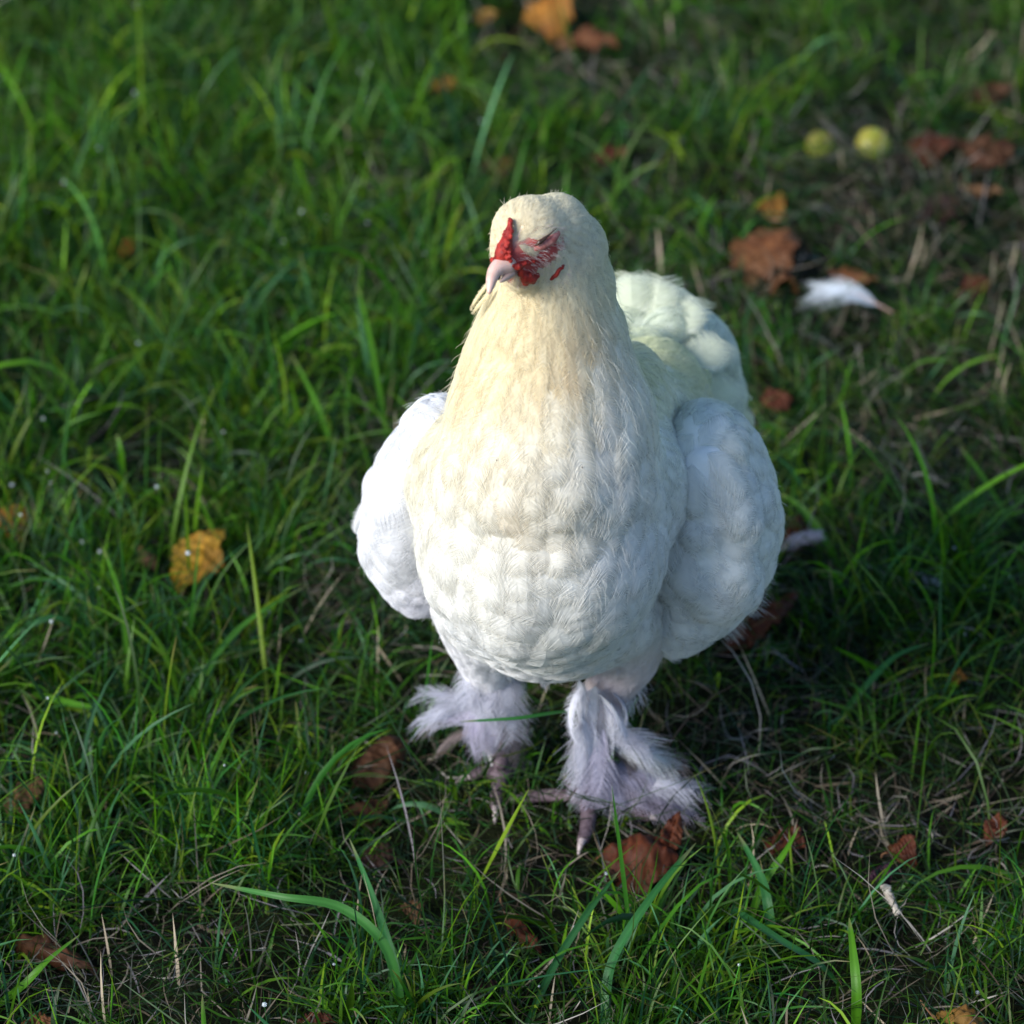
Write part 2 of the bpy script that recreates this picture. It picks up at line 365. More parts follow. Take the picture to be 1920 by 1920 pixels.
KS, KT = 8, 7
TV = np.array([0, .2, .38, .55, .7, .8, .88, .94, .975, .995]); KV = len(TV)
class Plumage:
    """collects feathers given as shaft points, sides and normals"""
    def __init__(s): s.S = []; s.X = []; s.Nn = []; s.L = []; s.W = []; s.P = []; s.C = []; s.R = []; s.J = []
    def add(s, S, X, Nn, L, W, P, C, ragged=1.0, first=0.0):
        s.S.append(S); s.X.append(X); s.Nn.append(Nn); s.L.append(L); s.W.append(W); s.P.append(P); s.C.append(C); s.R.append(ragged); s.J.append(first)
    def pack(s):
        for k in ('S', 'X', 'Nn', 'L', 'W', 'P', 'C', 'R', 'J'): setattr(s, k, np.array(getattr(s, k)))
    def ev(s, f, t, lat):
        """surface point of feather f at shaft parameter t (0..1+) and lateral metres lat"""
        x = np.clip(t, 0, .9999)*(KS-1); i = x.astype(int); fr = (x-i)[..., None]
        S = s.S[f, i]*(1-fr)+s.S[f, i+1]*fr; X = s.X[f, i]*(1-fr)+s.X[f, i+1]*fr; Nn = s.Nn[f, i]*(1-fr)+s.Nn[f, i+1]*fr
        ex = np.maximum(t-1, 0)[..., None]*s.L[f][..., None]; D = unit(s.S[f, -1]-s.S[f, -2]); S = S + D*ex
        W = s.W[f]; tau = lat/W
        h = s.P[f]*(.12+np.clip(t, 0, 1.1)**.9 - .55*np.clip((t-.72)/.28, 0, 1.5)**2) - s.P[f]*.75*tau*tau*np.clip(t*1.5, 0, 1)
        return S + X*lat[..., None] + Nn*h[..., None]
def wid(t): return np.clip(t/.22, 0, 1)**.6*np.sqrt(np.clip(1-np.clip(t, 0, 1)**5, 0, 1))*.94+.03
def build_plumage(pl, name, parent, nb, seed, rad=.00011, over=1.12, spread=.9, vane=.90):
    pl.pack(); n = len(pl.L); r = np.random.default_rng(seed)
    t = TV[None, :, None]; tau = np.linspace(-1, 1, KT)[None, None, :]
    f = np.arange(n)[:, None, None]+0*t.astype(int)+0*tau.astype(int); t = t+0*f; tau = tau+0*f
    lat = tau*wid(t)*pl.W[f]*vane
    V = pl.ev(f, t, lat).reshape(-1, 3)
    idx = np.arange(n*KV*KT).reshape(n, KV, KT)
    F = np.stack([idx[:, :-1, :-1], idx[:, :-1, 1:], idx[:, 1:, 1:], idx[:, 1:, :-1]], -1).reshape(-1, 4)
    C = np.repeat(pl.C, KV*KT, axis=0)
    o = mesh_obj(name, V, F, M_vane, parent, C); tag(o, kind='stuff')
    ss = lambda x: x*x*(3-2*x)                      # vanes thin out to loose barbs at their edge
    ed = 1-(1-ss(np.clip((np.abs(tau)-.45)/.55, 0, 1)))*(1-ss(np.clip((t-.68)/.32, 0, 1)))
    at_ = o.data.attributes.new('edge', 'FLOAT', 'POINT'); at_.data.foreach_set('value', (ed*1.0).astype(np.float32).ravel())
    # barbs
    P3 = []; C3 = []; R3 = []
    f = np.repeat(np.arange(n), nb*2); m = len(f); sgn = np.tile([1., -1.], n*nb)
    t0 = pl.J[f] + (1-pl.J[f])*np.tile(np.repeat((np.arange(nb)+.5)/nb, 2), n) + r.normal(0, .35/nb, m); t0 = np.clip(t0, 0, .995)
    W = pl.W[f]; Lf = pl.L[f]; rg = pl.R[f]
    wd = wid(t0)*W*over*(1+.10*rg*r.normal(size=m)); kk = 5
    rise = r.normal(0, .0003, m)*rg; swp = spread*(1+.15*r.normal(size=m))
    for j in range(kk):
        q = j/(kk-1); lat = sgn*wd*(q**.9); tt = t0+swp*wd/Lf*(q**1.25)*1.2
        p = pl.ev(f, tt, lat) + pl.Nn[f, -1]*(.00022+rise*q*q)[:, None]
        P3.append(p)
    P3 = np.stack(P3, 1); CC = np.repeat(pl.C[f]*(1+.05*r.normal(size=(m, 1))), kk, axis=0)
    R3 = np.tile(np.array([1, 1, .9, .7, .25])*rad, m)
    hair('barbs', P3, R3, CC, o if parent is None else parent)
    return o
def hair(name, P3, R3, CC, parent, mat=None):
    hc = bpy.data.hair_curves.new(name); m, kk = P3.shape[:2]; hc.add_curves([kk]*m)
    hc.position_data.foreach_set('vector', P3.astype(np.float32).ravel())
    a = hc.attributes.get('radius') or hc.attributes.new('radius', 'FLOAT', 'POINT'); a.data.foreach_set('value', R3.astype(np.float32).ravel())
    c = hc.attributes.new('col', 'FLOAT_COLOR', 'POINT'); q = np.ones((m*kk, 4), np.float32); q[:, :3] = np.clip(CC, 0, .9); c.data.foreach_set('color', q.ravel())
    hc.materials.append(mat or M_barb)
    o = bpy.data.objects.new(name, hc); COL.objects.link(o); tag(o, kind='stuff')
    if parent is not None:
        o.parent = parent; o.matrix_parent_inverse = Matrix.Translation(-Vector(hen.location)) if parent is hen else Matrix.Identity(4)
    return o
def conform(o, C, ncand, seed, spacing, skip=None, sel=None, tint=None, lmul=1.0):
    """feathers laid over a body part, each following its curvature downstream"""
    P, Nr = sample_surface(o, ncand, seed); D, L, W, PF, CL = field(P, C)
    r = np.random.default_rng(seed+1); m = np.ones(len(P), bool)
    if sel is not None: m &= sel(P)
    m &= P[:, 2] > .055
    for c, rr in (skip or []): m &= ((P-np.array(c))**2).sum(1) > rr*rr
    P, Nr, D, L, W, PF, CL = [a[m] for a in (P, Nr, D, L, W, PF, CL)]
    k = poisson(P, W*spacing); P, Nr, D, L, W, PF, CL = [a[k] for a in (P, Nr, D, L, W, PF, CL)]
    bvh = BV[o.name][0]; pl = Plumage(); jit = r.normal(0, .20, len(P)); lj = r.uniform(.85, 1.15, len(P))*lmul
    stain = fnoise(P, 11, .05)
    for i in range(len(P)):
        p = Vector(P[i]); n = Vector(Nr[i]); d = Vector(D[i]); Li = L[i]*lj[i]; st = Li/(KS-1)
        d = (d-n*d.dot(n)).normalized(); d = (d+n.cross(d)*jit[i]).normalized()
        S = []; X = []; NN = []
        for q in range(KS):
            S.append(tuple(p)); X.append(tuple(n.cross(d).normalized())); NN.append(tuple(n))
            p2 = p+d*st; hit = bvh.find_nearest(p2)
            if hit[0] is None: n2 = n; pos = p2
            else: pos = hit[0]; n2 = hit[1]
            n3 = (n*.55+n2*.45).normalized(); dd = (pos-p)
            if dd.length < st*.4 or n2.dot(n) < .2: pos = p2; n3 = n; dd = d*st
            d2 = dd.normalized(); d = (d2-n3*d2.dot(n3)).normalized(); p = pos; n = n3
        c = CL[i]*(1+.03*r.normal())
        if tint is not None: c = tint(P[i], c, stain[i], r)
        pl.add(S, X, NN, Li, W[i]*.5*r.uniform(.9, 1.1)*1.15, PF[i]*r.uniform(.75, 1.25), c, 1.0)
    return pl
def tint_body(p, c, st, r):
    q = (p[0], p[1], p[2])
    # tan stains down the middle of the breast, a few uneven patches
    for (u, v, Y, rr, a) in STAINS:
        d = (Vector(p)-at(u, v, Y)).length
        k = a*math.exp(-(d/rr)**2)*(1 if st > -.4 else .25)
        c = c*(1-k)+np.array(TAN_)*k
    return c
STAINS = [(950, 895, 2.26, .016, .85), (1005, 925, 2.25, .013, .85), (955, 990, 2.25, .014, .7), (930, 845, 2.27, .014, .55), (1030, 985, 2.25, .012, .35),
          (960, 1040, 2.25, .012, .30), (1085, 600, 2.31, .016, .55), (1045, 650, 2.30, .014, .5), (900, 690, 2.32, .02, .25), (985, 590, 2.30, .008, .4)]
FACE = [(surf(1000, 480)[0], .0095), (surf(1024, 482)[0], .0065), (surf(1019, 461)[0], .0085), (surf(1038, 452)[0], .0085), (surf(1010, 485)[0], .008), (surf(985, 484)[0], .0065), (surf(950, 480)[0], .0085), (surf(945, 510)[0], .010), (surf(985, 515)[0], .0085),
        (surf(1042, 512)[0], .006)]
pl = conform(body, C_body, 60000, 21, .40, FACE, tint=tint_body)
print('body feathers', len(pl.L))
build_plumage(pl, 'body_plumage', body, 44, 31)
for o, C, sd in ((wing_r, C_wr, 41), (wing_l, C_wl, 51), (tail, C_tl, 61)):
    pl = conform(o, C, 26000, sd, .34); print(o.name, len(pl.L)); build_plumage(pl, 'plumage', o, 46, sd+3)

def paint(o, C):
    V = BV[o.name][1]; D, L, W, P, CL = field(V, C)
    c = CL.copy()
    if o is body:
        for q, rr in FACE:
            k = np.exp(-(((V-np.array(q))**2).sum(1)/(rr*1.15)**2))[:, None]; k = np.clip(k*1.4, 0, 1); c = c*(1-k)+np.array([.42, .075, .07])*k
    q = np.ones((len(V), 4), np.float32); q[:, :3] = c
    a = o.data.color_attributes.new('col', 'FLOAT_COLOR', 'POINT'); a.data.foreach_set('color', q.ravel())
paint(body, C_body); paint(wing_r, C_wr); paint(wing_l, C_wl); paint(tail, C_tl)
#HEAD
# ---- head parts, each where it sits on the face
def sp(u, v, off=0.0):
    p, n = surf(u, v)
    if p is None: p = BV['body'][0].find_nearest(at(u, v, 2.31))[0]
    return p + (Vector((0, 0, CAM_H))-p).normalized()*off
def lump(name, pts, mat, parent, voxel=.0005, sm=2, flat=1.0, seed=0, jit=0.0):
    r = np.random.default_rng(seed); bl = []
    for (u, v, rad, off) in pts:
        p = sp(u, v, off); k = mpp(p)*rad; bl.append((p + Vector(r.normal(0, jit+1e-9, 3)), k, k, k*flat))
    o = blobs_to_mesh(name, bl, voxel, sm, mat, parent); return o
def dense(pts, n=4):
    out = []
    for a, b in zip(pts[:-1], pts[1:]):
        for i in range(n): out.append(tuple(a[j]+(b[j]-a[j])*i/n for j in range(4)))
    return out+[pts[-1]]
rr = np.random.default_rng(5)
comb_pts = dense([(957, 412, 3, .001), (955, 428, 6, .0015), (951, 446, 10, .002), (947, 462, 14, .0022), (944, 476, 17, .002), (941, 488, 15, .0015)], 5)
comb_pts += [(u+rr.uniform(-1, 1)*(v-405)*.20, v+rr.uniform(-4, 4), 2.6+rr.random()*2.6, .0050+rr.random()*.0018) for u, v, _, _ in comb_pts for _ in range(3)]
comb = lump('comb', comb_pts, M_comb, hen, .0004, 2, .9)
gape = lump('gape', dense([(925, 488, 7, .001), (940, 492, 8, .0025), (955, 498, 7, .003), (968, 501, 6, .003), (984, 495, 5, .0018), (1003, 491, 3, .001)], 6), M_comb, hen, .0004, 3, jit=.0003)
wattle = lump('wattle', dense([(975, 505, 5, .001), (979, 514, 7, .002), (986, 523, 9, .003), (996, 525, 8.5, .003), (1002, 521, 6, .002)], 5)+[(986, 530, 7, .0035), (998, 529, 6, .003), (980, 502, 4, .002), (1006, 518, 6, .002), (992, 518, 8, .003)], M_comb, hen, .0005, 3, jit=.0003)
lobe = lump('ear_lobe', dense([(1056, 498, 3, .001), (1049, 506, 4.5, .0015), (1041, 516, 4.5, .0015), (1034, 524, 3, .001)], 4), M_comb, hen, .0004, 1, jit=.0003)
lid = lump('eyelid', dense([(1004, 466, 6, -.0010), (1018, 457, 12, -.0016), (1032, 449, 12, -.0016), (1044, 438, 7, -.0010)], 4), M_lid, hen, .0004, 3)
slit = lump('eye', dense([(1005, 460, 2.0, .0026), (1012, 454, 4.4, .0032), (1020, 448, 3.6, .0032), (1030, 440, 1.9, .0027), (1043, 428, 1.2, .0018)], 6), M_dark, lid, .0003, 1)

B0 = sp(949, 497, .0); BT = at(917, 549, B0.y-.020)
bl = []
for i in range(60):
    t = i/59
    p = B0.lerp(BT, t) + CU*(.0042*math.sin(t*math.pi)) + CR*(-.0018*math.sin(t*math.pi))
    k = (.0056*(1-t)**.66+.0011); bl.append((p, k*1.0, k*1.0, k*1.15))

beak = blobs_to_mesh('beak', bl, .0004, 2, M_beak, hen)
bl = []
for i in range(14):
    t = i/13; p = (B0+CU*-.0052+CR*.0030).lerp(BT+CR*.004+CU*.0045, t*.72); k = .0024*(1-t)**.6+.0005; bl.append((p, k, k, k))
lower = blobs_to_mesh('lower_beak', bl, .0004, 3, M_horn, beak)
bb = BVHTree.FromPolygons([tuple(v.co) for v in beak.data.vertices], [tuple(p.vertices) for p in beak.data.polygons])
h = bb.ray_cast(Vector((0, 0, CAM_H)), ray(938, 521).normalized())
if h[0] is None: h = bb.find_nearest(at(938, 521, B0.y-.012))
nost = blobs_to_mesh('nostril', [(h[0]+CR*.0005*a+CU*.0012*a, .0008, .0012, .0006) for a in (-.6, 0, .6)], .0003, 1, M_dark, beak)

# the far side of the face: the same parts mirrored through the plane of comb and beak, set on the skin
A_ = sp(953, 440); Hb = at(1056, 462, 2.385); nrm_ = (A_-BT).cross(Hb-BT).normalized()
for src, par, dz in ((wattle, hen, .001), (lobe, hen, .0005), (lid, hen, -.0035)):
    V = np.array([v.co for v in src.data.vertices]); k = (V-np.array(BT)) @ np.array(nrm_); V = V-2*k[:, None]*np.array(nrm_)
    V = V+np.array(CF*(.026 if src is lid else .006)); cen = Vector(V.mean(0)); hit = BV['body'][0].find_nearest(cen); V = V+np.array(hit[0]+hit[1]*dz-cen)*.85
    me = src.data.copy(); me.vertices.foreach_set('co', V.astype(np.float32).ravel()); me.flip_normals(); me.update()
    o = bpy.data.objects.new(src.name.split('.')[0], me); COL.objects.link(o); local(o, hen); FACE2 = hit[0]
    if src is lid:
        V = np.array([v.co for v in slit.data.vertices]); k = (V-np.array(BT)) @ np.array(nrm_); V = V-2*k[:, None]*np.array(nrm_)+np.array(CF*.026)+np.array(hit[0]+hit[1]*dz-cen)*.85
        m2 = slit.data.copy(); m2.vertices.foreach_set('co', V.astype(np.float32).ravel()); m2.flip_normals(); m2.update()
        e2 = bpy.data.objects.new('eye', m2); COL.objects.link(e2); e2.parent = o; e2.matrix_parent_inverse = Matrix.Identity(4)

# bare-face bristles: short pale hairs swept back over the red skin
P, Nr = sample_surface(body, 60000, 77); m = np.zeros(len(P), bool)
for q, r_ in FACE: m |= ((P-np.array(q))**2).sum(1) < (r_*1.45)**2
m &= (((P-np.array(sp(945, 465)))**2).sum(1) > .010**2)
P, Nr = P[m][:2600], Nr[m][:2600]; r = np.random.default_rng(78)
back = unit(np.array(at(1100, 440, 2.40)-at(940, 500, 2.29)))
dirs = unit(back[None]*1.0+Nr*.35+r.normal(0, .18, P.shape)+np.array(CU)*-.15)
ln = r.uniform(.003, .0065, len(P))
P3 = np.stack([P+dirs*ln[:, None]*q + Nr*(.0012*math.sin(q*2.2)+.0003) for q in (0, .33, .66, 1)], 1)
hair('bristles', P3, np.tile([.00013, .00012, .0001, .00004], len(P)), np.repeat(np.tile([[.72, .62, .58]], (len(P), 1)), 4, 0), body)

# ---- loose feathers standing off the body: leg and foot feathering, neck tuft
def free_feather(pl, a, b, W, col, puff=.002, bend=.15, up=None, ragged=2.5, first=.08):
    a = Vector(a); b = Vector(b); d = b-a; L = d.length; dn = d.normalized()
    n = (up or (CU*.9-CF*.7)).normalized(); n = (n-dn*n.dot(dn)).normalized(); S = []; X = []; NN = []
    for q in range(KS):
        t = q/(KS-1); S.append(tuple(a+d*t+n*(math.sin(math.pi*t)*bend*L))); nn = (n-dn*(math.cos(math.pi*t)*bend*2.2)).normalized()
        tg = (d+n*(math.cos(math.pi*t)*math.pi*bend*L)).normalized(); X.append(tuple(nn.cross(tg).normalized())); NN.append(tuple(nn))
    pl.add(S, X, NN, L, W, puff, np.array(col), ragged, first)
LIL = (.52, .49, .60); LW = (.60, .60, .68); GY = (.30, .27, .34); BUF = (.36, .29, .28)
r = np.random.default_rng(90)
def foot_set(foot, lst, seed, name):
    pl = Plumage(); rq = np.random.default_rng(seed)
    for (u, v, dy, u2, v2, z2, W, c, bend) in lst:
        a = at(u, v, foot.y+dy); b = gnd(u2, v2, z2)
        for rep in range(2):
            o1 = Vector(rq.normal(0, .0025, 3)); o2 = Vector(rq.normal(0, .006, 3))
            free_feather(pl, a+o1, b+o2, W*rq.uniform(.75, 1.1), np.array(c)*rq.uniform(.85, 1.05), .002, bend*rq.uniform(.6, 1.3))
    o = build_plumage(pl, name, body, 46, seed+1, rad=.00013, over=1.20, spread=.95, vane=.55); return o
foot_set(RF, [
 (1090, 1280, -.02, 1085, 1385, .075, .010, (.70, .70, .77), .12), (1112, 1290, -.02, 1112, 1390, .07, .011, (.70, .70, .77), .12), (1138, 1300, -.01, 1150, 1380, .07, .009, LW, .12),
 (1098, 1340, -.01, 1096, 1450, .045, .011, LW, .06), (1112, 1350, -.01, 1118, 1470, .035, .011, LW, .06), (1090, 1380, -.01, 1085, 1490, .025, .010, LW, .06), (1125, 1370, -.01, 1140, 1490, .03, .011, LIL, .08),
 (1108, 1420, -.01, 1108, 1515, .018, .010, LIL, .06), (1125, 1425, -.005, 1150, 1515, .018, .012, LIL, .08),
 (1125, 1380, 0, 1235, 1400, .06, .012, LW, .12), (1130, 1400, 0, 1250, 1432, .045, .011, (.56, .58, .58), .14), (1135, 1415, 0, 1250, 1455, .03, .012, BUF, .12),
 (1130, 1430, 0, 1225, 1480, .03, .013, LIL, .12), (1135, 1450, -.005, 1240, 1500, .02, .012, GY, .10), (1150, 1470, -.005, 1285, 1478, .03, .011, LW, .10),
 (1180, 1490, -.01, 1300, 1496, .02, .009, LW, .08), (1140, 1475, -.01, 1260, 1530, .012, .012, GY, .08), (1150, 1490, -.01, 1290, 1535, .012, .009, LIL, .06)], 91, 'foot_feathers')
foot_set(LF, [
 (895, 1230, .0, 888, 1310, .09, .010, (.70, .70, .77), .12), (945, 1235, .0, 948, 1310, .08, .007, (.70, .70, .77), .10), (925, 1215, -.01, 925, 1320, .08, .011, (.70, .70, .77), .08),
 (915, 1245, .0, 900, 1345, .075, .012, LW, .10), (935, 1245, -.01, 935, 1355, .07, .014, LW, .06), (905, 1265, .0, 882, 1335, .08, .011, LW, .12), (940, 1270, -.01, 950, 1370, .06, .012, LW, .06),
 (925, 1300, -.01, 920, 1400, .04, .013, LIL, .06), (940, 1330, -.01, 945, 1420, .03, .011, BUF, .05), (915, 1340, -.005, 900, 1400, .04, .011, LIL, .08),
 (905, 1330, 0, 795, 1338, .055, .009, LW, .12), (900, 1345, 0, 788, 1356, .045, .010, LW, .12), (890, 1360, 0, 800, 1375, .03, .010, BUF, .08), (900, 1340, 0, 810, 1330, .06, .010, LW, .10)], 93, 'foot_feathers')
# tuft of hackle standing off the left of the throat, belly wisps, and a few loose ones
pl = Plumage(); 
for (u, v, Y, u2, v2, Y2, W, c, bd) in [(925, 520, 2.34, 883, 581, 2.345, .0017, CRM2, .10), (928, 540, 2.335, 887, 588, 2.34, .0019, CRM2, .06),
    (935, 1160, 2.30, 945, 1245, 2.33, .010, WHT, .05), (950, 1165, 2.30, 958, 1240, 2.33, .008, WHT, .05), (870, 1190, 2.38, 862, 1228, 2.39, .006, WHT, .1),
    (1040, 1240, 2.36, 1012, 1276, 2.36, .007, LW, .1), (1175, 1240, 2.40, 1150, 1255, 2.37, .006, LW, .1),
    (690, 930, 2.46, 671, 1000, 2.48, .004, WHT, .15), (1372, 765, 2.61, 1412, 795, 2.63, .007, (.74, .76, .60), .1), (1378, 780, 2.61, 1406, 815, 2.63, .006, (.74, .76, .60), .1),
    (1392, 1060, 2.43, 1395, 1150, 2.44, .014, WHT, .02), (1408, 1020, 2.43, 1415, 1105, 2.45, .013, WHT, .02), (1365, 1090, 2.42, 1350, 1190, 2.43, .015, WHT, .02),
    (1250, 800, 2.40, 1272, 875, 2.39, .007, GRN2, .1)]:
    free_feather(pl, at(u, v, Y), at(u2, v2, Y2), W, c, .0012, bd, up=(-CF+CU*.3), ragged=1.5)
build_plumage(pl, 'loose_feathers', body, 40, 97, over=1.15)
pl = Plumage()
for (u, v, u2, v2, W) in [(1185, 600, 1182, 515, .016), (1225, 600, 1240, 522, .017), (1265, 630, 1300, 560, .017), (1300, 690, 1352, 640, .017), (1320, 750, 1380, 722, .017)]:
    a = surf(u, v, tail)[0] or at(u, v, 2.58); b = at(u2, v2, a.y+.030)
    free_feather(pl, a, b, W, np.array([.76, .79, .64])*random.uniform(.97, 1.03), .003, .05, up=(-CF*.8+CU*.4), ragged=.4, first=.1)
build_plumage(pl, 'tail_feathers', tail, 60, 99, over=1.04, spread=.6, vane=1.0)
# soft down on thighs and shanks, and wisps over the whole body
P, Nr = sample_surface(body, 40000, 101); m = (P[:, 2] < .10) & (P[:, 2] > .03); P, Nr = P[m][:7000], Nr[m][:7000]; r = np.random.default_rng(102)
dirs = unit(np.array([0, 0, -1.0])[None]+Nr*.8+r.normal(0, .35, P.shape)); ln = r.uniform(.006, .012, len(P))
P3 = np.stack([P+Nr*.001+dirs*ln[:, None]*q+np.array([0, 0, -.004])*q*q+r.normal(0, .0007, P.shape)*q for q in (0, .33, .66, 1)], 1)
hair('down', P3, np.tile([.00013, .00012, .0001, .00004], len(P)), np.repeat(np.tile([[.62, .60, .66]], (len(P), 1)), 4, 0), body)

def wisps(o, C, n, seed, l0, l1, sel, lift=.20, rad=.00009, name='down'):
    P, Nr = sample_surface(o, n*3, seed); m = sel(P)
    for c, rr_ in FACE: m &= ((P-np.array(c))**2).sum(1) > rr_*rr_
    P, Nr = P[m][:n], Nr[m][:n]; D, L, W, PF, CL = field(P, C); r = np.random.default_rng(seed+1); k = len(P)
    D = unit(D-Nr*(D*Nr).sum(1, keepdims=True)); D = unit(D+r.normal(0, .22, P.shape)); ln = r.uniform(l0, l1, k)[:, None]
    P3 = np.stack([P+Nr*(PF[:, None]*.9)+D*ln*q+Nr*ln*lift*math.sin(q*2.4)*r.uniform(.2, 1.2, (k, 1)) for q in (0, .33, .66, 1)], 1)
    hair(name, P3, np.tile(np.array([1, 1, .8, .3])*rad, k), np.repeat(CL, 4, 0), o)
wisps(body, C_body, 5000, 111, .007, .015, lambda P: (P[:, 2] > .26+.05*fnoise(P, 5, .04)) & (P[:, 2] < .46), .07, .00008)
wisps(body, C_body, 5000, 112, .004, .007, lambda P: P[:, 2] > .43, .14, .00008)
wisps(body, C_body, 4000, 113, .005, .009, lambda P: (P[:, 2] > .13) & (P[:, 2] < .30), .18, .00008)
wisps(wing_r, C_wr, 2200, 114, .006, .010, lambda P: P[:, 2] > 0, .06); wisps(wing_l, C_wl, 1500, 115, .006, .010, lambda P: P[:, 2] > 0, .06); wisps(tail, C_tl, 1800, 116, .006, .010, lambda P: P[:, 2] > 0, .06)

sp_v = []; sp_f = []; V0, F0 = ico(); r = np.random.default_rng(140)
for i in range(12):
    u, v = r.uniform(860, 1200), r.uniform(380, 1180); q = surf(u, v)
    if q[0] is None: continue
    p = q[0]+q[1]*.0032; k = r.uniform(.0002, .00042); sp_f.append(F0+len(V0)*len(sp_v)); sp_v.append(V0*np.array([k, k*.6, k*1.6])+np.array(p))
o = mesh_obj('dirt_specks', np.concatenate(sp_v), np.concatenate(sp_f), M_dark, body); tag(o, kind='stuff')
# ---- feet
def tube(name, pts, rad, mat, parent, rings=36, seg=12, scute=0.0, flat=.85):
    pts = [Vector(p) for p in pts]; V = []; F = []
    def pt(t):
        x = t*(len(pts)-1); i = min(int(x), len(pts)-2); f = x-i
        p0 = pts[max(i-1, 0)]; p1 = pts[i]; p2 = pts[i+1]; p3 = pts[min(i+2, len(pts)-1)]
        return .5*((2*p1)+(p2-p0)*f+(2*p0-5*p1+4*p2-p3)*f*f+(3*p1-p0-3*p2+p3)*f**3)
    for i in range(rings):
        t = i/(rings-1); c = pt(t); d = (pt(min(t+.01, 1))-pt(max(t-.01, 0))).normalized()
        x = d.cross(Vector((0, 0, 1)))
        x = (x if x.length > .05 else Vector((1, 0, 0))).normalized(); y = x.cross(d).normalized()
        R = np.interp(t, np.linspace(0, 1, len(rad)), rad)*(1+scute*abs(math.sin(i*math.pi/3)))
        if i == rings-1: R *= .35
        for k in range(seg):
            a = 2*math.pi*k/seg; V.append(c+x*math.cos(a)*R+y*math.sin(a)*R*flat)
    for i in range(rings-1):
        for k in range(seg):
            a = i*seg+k; b = i*seg+(k+1) % seg; F.append((a, b, b+seg, a+seg))
    V.append(pt(0)); V.append(pt(1)); n = len(V)
    me_f = F + [(k, (k+1) % seg, n-2, n-2) for k in range(0)]
    o = mesh_obj(name, [tuple(v) for v in V[:-2]], F, mat, parent); return o
def toe(foot_top, way, r0, r1, claw, par):
    t = tube('toe', [foot_top]+way, [r0, r0*.95, r1*1.25, r1], M_toe, par, 46, 12, .10)
    e = Vector(way[-1]); d = (e-Vector(way[-2] if len(way) > 1 else foot_top)).normalized()
    tube('claw', [e-d*.002, e+d*claw*.5+Vector((0, 0, .0015)), e+d*claw+Vector((0, 0, -.003))], [r1*.85, r1*.6, .0006], M_nail, t, 14, 10, 0)
rt = gnd(1100, 1496, .022)
toe(rt, [gnd(1104, 1520, .018), gnd(1100, 1555, .014), gnd(1092, 1578, .012)], .0058, .0038, .011, hen)
toe(rt, [gnd(1060, 1492, .018), gnd(1020, 1492, .015), gnd(985, 1497, .012)], .0055, .0038, .013, hen)
toe(rt, [gnd(1150, 1510, .016), gnd(1190, 1522, .013), gnd(1220, 1532, .011)], .0052, .0036, .012, hen)
toe(rt, [gnd(1080, 1478, .018), gnd(1065, 1462, .014)], .0048, .0034, .010, hen)
ltp = gnd(938, 1452, .022)
toe(ltp, [gnd(936, 1470, .018), gnd(932, 1495, .014), gnd(930, 1515, .012)], .0056, .0036, .012, hen)
toe(ltp, [gnd(955, 1448, .018), gnd(972, 1440, .015), gnd(985, 1436, .012)], .0050, .0034, .010, hen)
toe(ltp, [gnd(905, 1448, .016), gnd(880, 1458, .013)], .0050, .0034, .012, hen)
toe(ltp, [gnd(935, 1436, .018), gnd(938, 1422, .013)], .0046, .0032, .010, hen)
for nm, c, rads in (('foot', rt, .0078), ('foot', ltp, .0074)):
    blobs_to_mesh(nm, [(c, rads, rads*.9, rads), (c+Vector((0, 0, .012)), rads*.8, rads, rads*.8)], .0009, 4, M_toe, hen)
